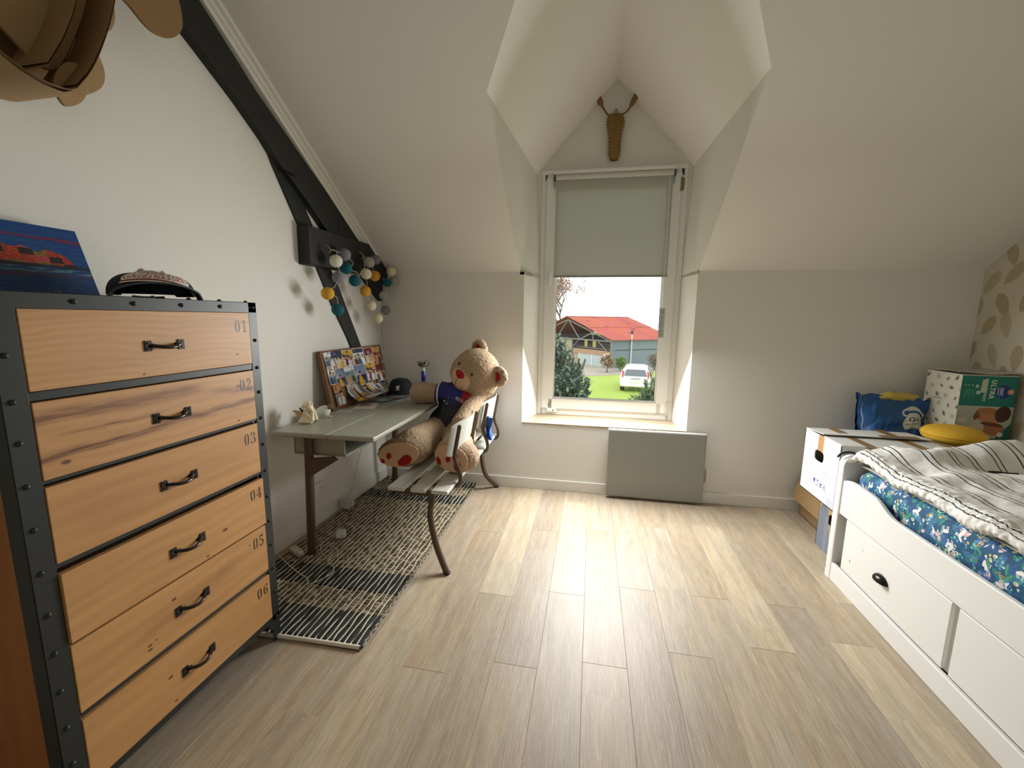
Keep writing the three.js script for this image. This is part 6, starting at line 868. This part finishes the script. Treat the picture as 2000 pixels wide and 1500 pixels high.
  bar([half, -0.1, rise(half)], [half - 1.8, -0.1, rise(0)]); bar([half, -0.1, rise(half)], [half + 1.8, -0.1, rise(0)]); bar([half - 1.8, -0.1, rise(0)], [half - 3.6, -0.1, rise(half - 3.6)]); bar([half + 1.8, -0.1, rise(0)], [half + 3.6, -0.1, rise(half - 3.6)]); bar([half - 3.6, -0.1, rise(half - 3.6)], [half - 3.6, -0.1, rise(0)]); bar([half + 3.6, -0.1, rise(half - 3.6)], [half + 3.6, -0.1, rise(0)]);
  bar([0, -0.1, 1.1], [1.7, -0.1, rise(0)], 0.045); bar([5.2, -0.1, 1.45], [4.2, -0.1, rise(0)], 0.04); bar([0, -0.06, 0], [0, -0.06, EY], 0.09); bar([5.25, -0.06, 0], [5.25, -0.06, rise(0)], 0.06);
  for (const [t0, t1, y0, y1] of [[4.1, 4.5, 1.45, 2.15], [2.9, 3.35, 1.5, 2.2]]) part('yellow_sheet', panel([at(t0, 0.8, y0), at(t1, 0.8, y0), at(t1, 0.8, y1), at(t0, 0.8, y1)], 0.03), lin(0.55, 0.47, 0.16, 0.8), b);
  part('tan_screen', panel([at(5.3, 0.05, 1.0), at(8.6, 0.05, 1.0), at(8.6, 0.05, 2.25), at(5.3, 0.05, 2.25)], 0.05), lin(0.36, 0.30, 0.215, 0.9, { bumpMap: plasterBump, bumpScale: 0.05 }), b);
  part('flue_pipe', rod(at(-0.12, 2.05, 0.2), at(-0.12, 2.05, 2.95), 0.055, 0.055, 10), lin(0.62, 0.65, 0.64, 0.5), b); part('flue_cowl', rod(at(-0.12, 2.05, 2.85), at(-0.12, 2.05, 3.15), 0.12, 0.07, 10), lin(0.03, 0.03, 0.03, 0.7), b);
}
// trees and shrubs: leaves are more than anyone could count, so each crown is one part
function leafGeo(l, w) { const g = sheet((u, v) => { const t = v, hw = w * Math.sin(Math.PI * Math.pow(t, 0.8)) * 0.5; return [(u - 0.5) * 2 * hw, t * l, 0.18 * l * t * t - 0.12 * Math.abs(u - 0.5) * hw]; }, 2, 4); return g; }
function foliage(parent, geo, mat, list, tints) {
  const m = new THREE.InstancedMesh(geo, mat, list.length), q = new THREE.Quaternion(), e = new THREE.Euler(), c = new THREE.Color();
  list.forEach(([x, y, z, a, b2, r, s, k], i) => { e.set(a, b2, r, 'YXZ'); m.setMatrixAt(i, new THREE.Matrix4().compose(V(x, y, z), q.setFromEuler(e), V(s, s, s))); m.setColorAt(i, c.setRGB(...tints[k % tints.length])); });
  m.name = 'foliage'; m.userData.kind = 'stuff'; m.castShadow = m.receiveShadow = true; parent.add(m); return m;
}
function shrub(name, label, pos, blobs, count, leaf, tints, stem, seed, gloss = 0.45, droop = 0.6) {
  const o = thing(name, label, name.includes('tree') ? 'tree' : 'shrub', pos), r = rng(seed), list = [], stems = [];
  const mat = new THREE.MeshStandardMaterial({ color: 0xffffff, roughness: gloss, side: THREE.DoubleSide });
  for (const [cx, cy, cz, rx, ry, rz, share] of blobs) {
    const n = Math.round(count * share);
    for (let i = 0; i < n; i++) { let x, y, z, d; do { x = r() * 2 - 1; y = r() * 2 - 1; z = r() * 2 - 1; d = Math.hypot(x, y, z); } while (d > 1 || d < 0.35 * r()); const k = 0.8 + 0.25 * n3(x * 2 + seed, y * 2, z * 2); list.push([cx + x * rx * k, cy + y * ry * k, cz + z * rz * k, (r() - 0.2) * 1.8 * droop + 0.4, r() * 6.283, (r() - 0.5) * 1.2, 0.7 + r() * 0.6, Math.floor(r() * 8)]); }
    for (let i = 0; i < 5; i++) { const a = r() * 6.28, q = r() * 0.7; stems.push(tube([[cx * 0.3 + (r() - 0.5) * 0.1, 0.0, cz * 0.3 + (r() - 0.5) * 0.1], [cx * 0.7, cy * 0.5, cz * 0.7], [cx + Math.cos(a) * rx * q, cy + ry * 0.4 * r(), cz + Math.sin(a) * rz * q], [cx + Math.cos(a) * rx * q * 1.25, cy + ry * 0.8, cz + Math.sin(a) * rz * q * 1.25]], stem, 10, 5)); }
  }
  part('stem', merge(stems), lin(0.10, 0.075, 0.05, 0.9), o).userData.kind = 'stuff'; foliage(o, leafGeo(...leaf), mat, list, tints); return o;
}
const G = [[0.055, 0.105, 0.065], [0.075, 0.13, 0.085], [0.04, 0.085, 0.055], [0.10, 0.16, 0.10], [0.21, 0.27, 0.20], [0.06, 0.12, 0.075], [0.13, 0.19, 0.125], [0.045, 0.095, 0.065]];
shrub('laurel_bush', 'tall glossy green leafed bush filling the lower left of the window', [-0.52, GY, -8.2], [[-0.05, 2.72, 0, 0.66, 0.72, 0.5, 0.50], [-0.25, 3.35, -0.1, 0.42, 0.42, 0.4, 0.14], [0.02, 2.1, 0, 0.72, 0.8, 0.6, 0.36]], 6800, [0.105, 0.045], G, 0.02, 41, 0.3);
shrub('willow_bush', 'loose bush of slender pale green leaves in front of the white car', [1.30, GY, -9.2], [[0.05, 2.42, 0, 0.36, 0.56, 0.4, 0.55], [-0.22, 2.12, 0.1, 0.36, 0.5, 0.4, 0.45]], 1900, [0.15, 0.030], [[0.10, 0.17, 0.07], [0.16, 0.24, 0.10], [0.07, 0.13, 0.06], [0.24, 0.30, 0.20], [0.12, 0.20, 0.08], [0.06, 0.10, 0.05], [0.2, 0.28, 0.1], [0.1, 0.15, 0.08]], 0.012, 43, 0.5, 1.1);
shrub('flowering_shrub', 'small shrub with pale orange flowers at the corner of the barn', [1.22, GY, -33.4], [[0, 0.85, 0, 0.62, 0.62, 0.5, 1]], 620, [0.17, 0.13], [[0.62, 0.36, 0.24], [0.66, 0.44, 0.32], [0.20, 0.22, 0.12], [0.55, 0.30, 0.2], [0.16, 0.19, 0.10], [0.5, 0.34, 0.22], [0.2, 0.2, 0.12], [0.3, 0.24, 0.15]], 0.02, 47, 0.7);
shrub('green_shrub', 'small bright green shrub against the grey blue barn wall', [2.30, GY, -34.6], [[0, 0.62, 0, 0.55, 0.62, 0.45, 1]], 420, [0.2, 0.09], [[0.14, 0.28, 0.05], [0.2, 0.34, 0.08], [0.1, 0.2, 0.05], [0.3, 0.36, 0.1], [0.12, 0.22, 0.06]], 0.02, 49, 0.7);
shrub('bare_shrub', 'brownish half bare shrub at the far end of the barn wall', [5.05, GY, -36.0], [[0, 0.75, 0, 0.75, 0.75, 0.5, 1]], 420, [0.15, 0.09], [[0.22, 0.16, 0.12], [0.3, 0.23, 0.17], [0.16, 0.15, 0.1], [0.26, 0.2, 0.16]], 0.02, 53, 0.8);
{
  const t = thing('autumn_tree', 'thin autumn tree with sparse brown leaves rising behind the barn roof', 'tree', [-3.2, GY, -50]), r = rng(77), tubes = [], list = [];
  const grow = (p, d, len, rad, depth) => { const q = p.clone().addScaledVector(d, len); tubes.push(rod(p.toArray(), q.toArray(), rad, rad * 0.7, 5)); if (depth === 0 || rad < 0.012) { for (let i = 0; i < 9; i++) list.push([q.x + (r() - 0.5) * 0.7, q.y + (r() - 0.5) * 0.7, q.z + (r() - 0.5) * 0.7, r() * 3, r() * 6.28, r() * 3, 0.7 + r() * 0.7, Math.floor(r() * 6)]); return; } const n = depth > 3 ? 3 : 2 + (r() < 0.5 ? 1 : 0); for (let i = 0; i < n; i++) { const e = d.clone().add(V((r() - 0.5) * 1.7, (r() - 0.3) * 0.9, (r() - 0.5) * 1.7)).normalize(); grow(q, e, len * (0.66 + r() * 0.2), rad * 0.62, depth - 1); } };
  grow(V(0, 0, 0), V(-0.05, 1, 0).normalize(), 2.6, 0.17, 6);
  part('branches', merge(tubes), lin(0.17, 0.13, 0.11, 0.9), t).userData.kind = 'stuff'; foliage(t, leafGeo(0.15, 0.11), new THREE.MeshStandardMaterial({ roughness: 0.8, side: THREE.DoubleSide }), list, [[0.35, 0.17, 0.10], [0.42, 0.26, 0.18], [0.30, 0.22, 0.18], [0.5, 0.28, 0.16], [0.26, 0.2, 0.18], [0.38, 0.3, 0.26]]);
}

renderer.render(scene, camera);
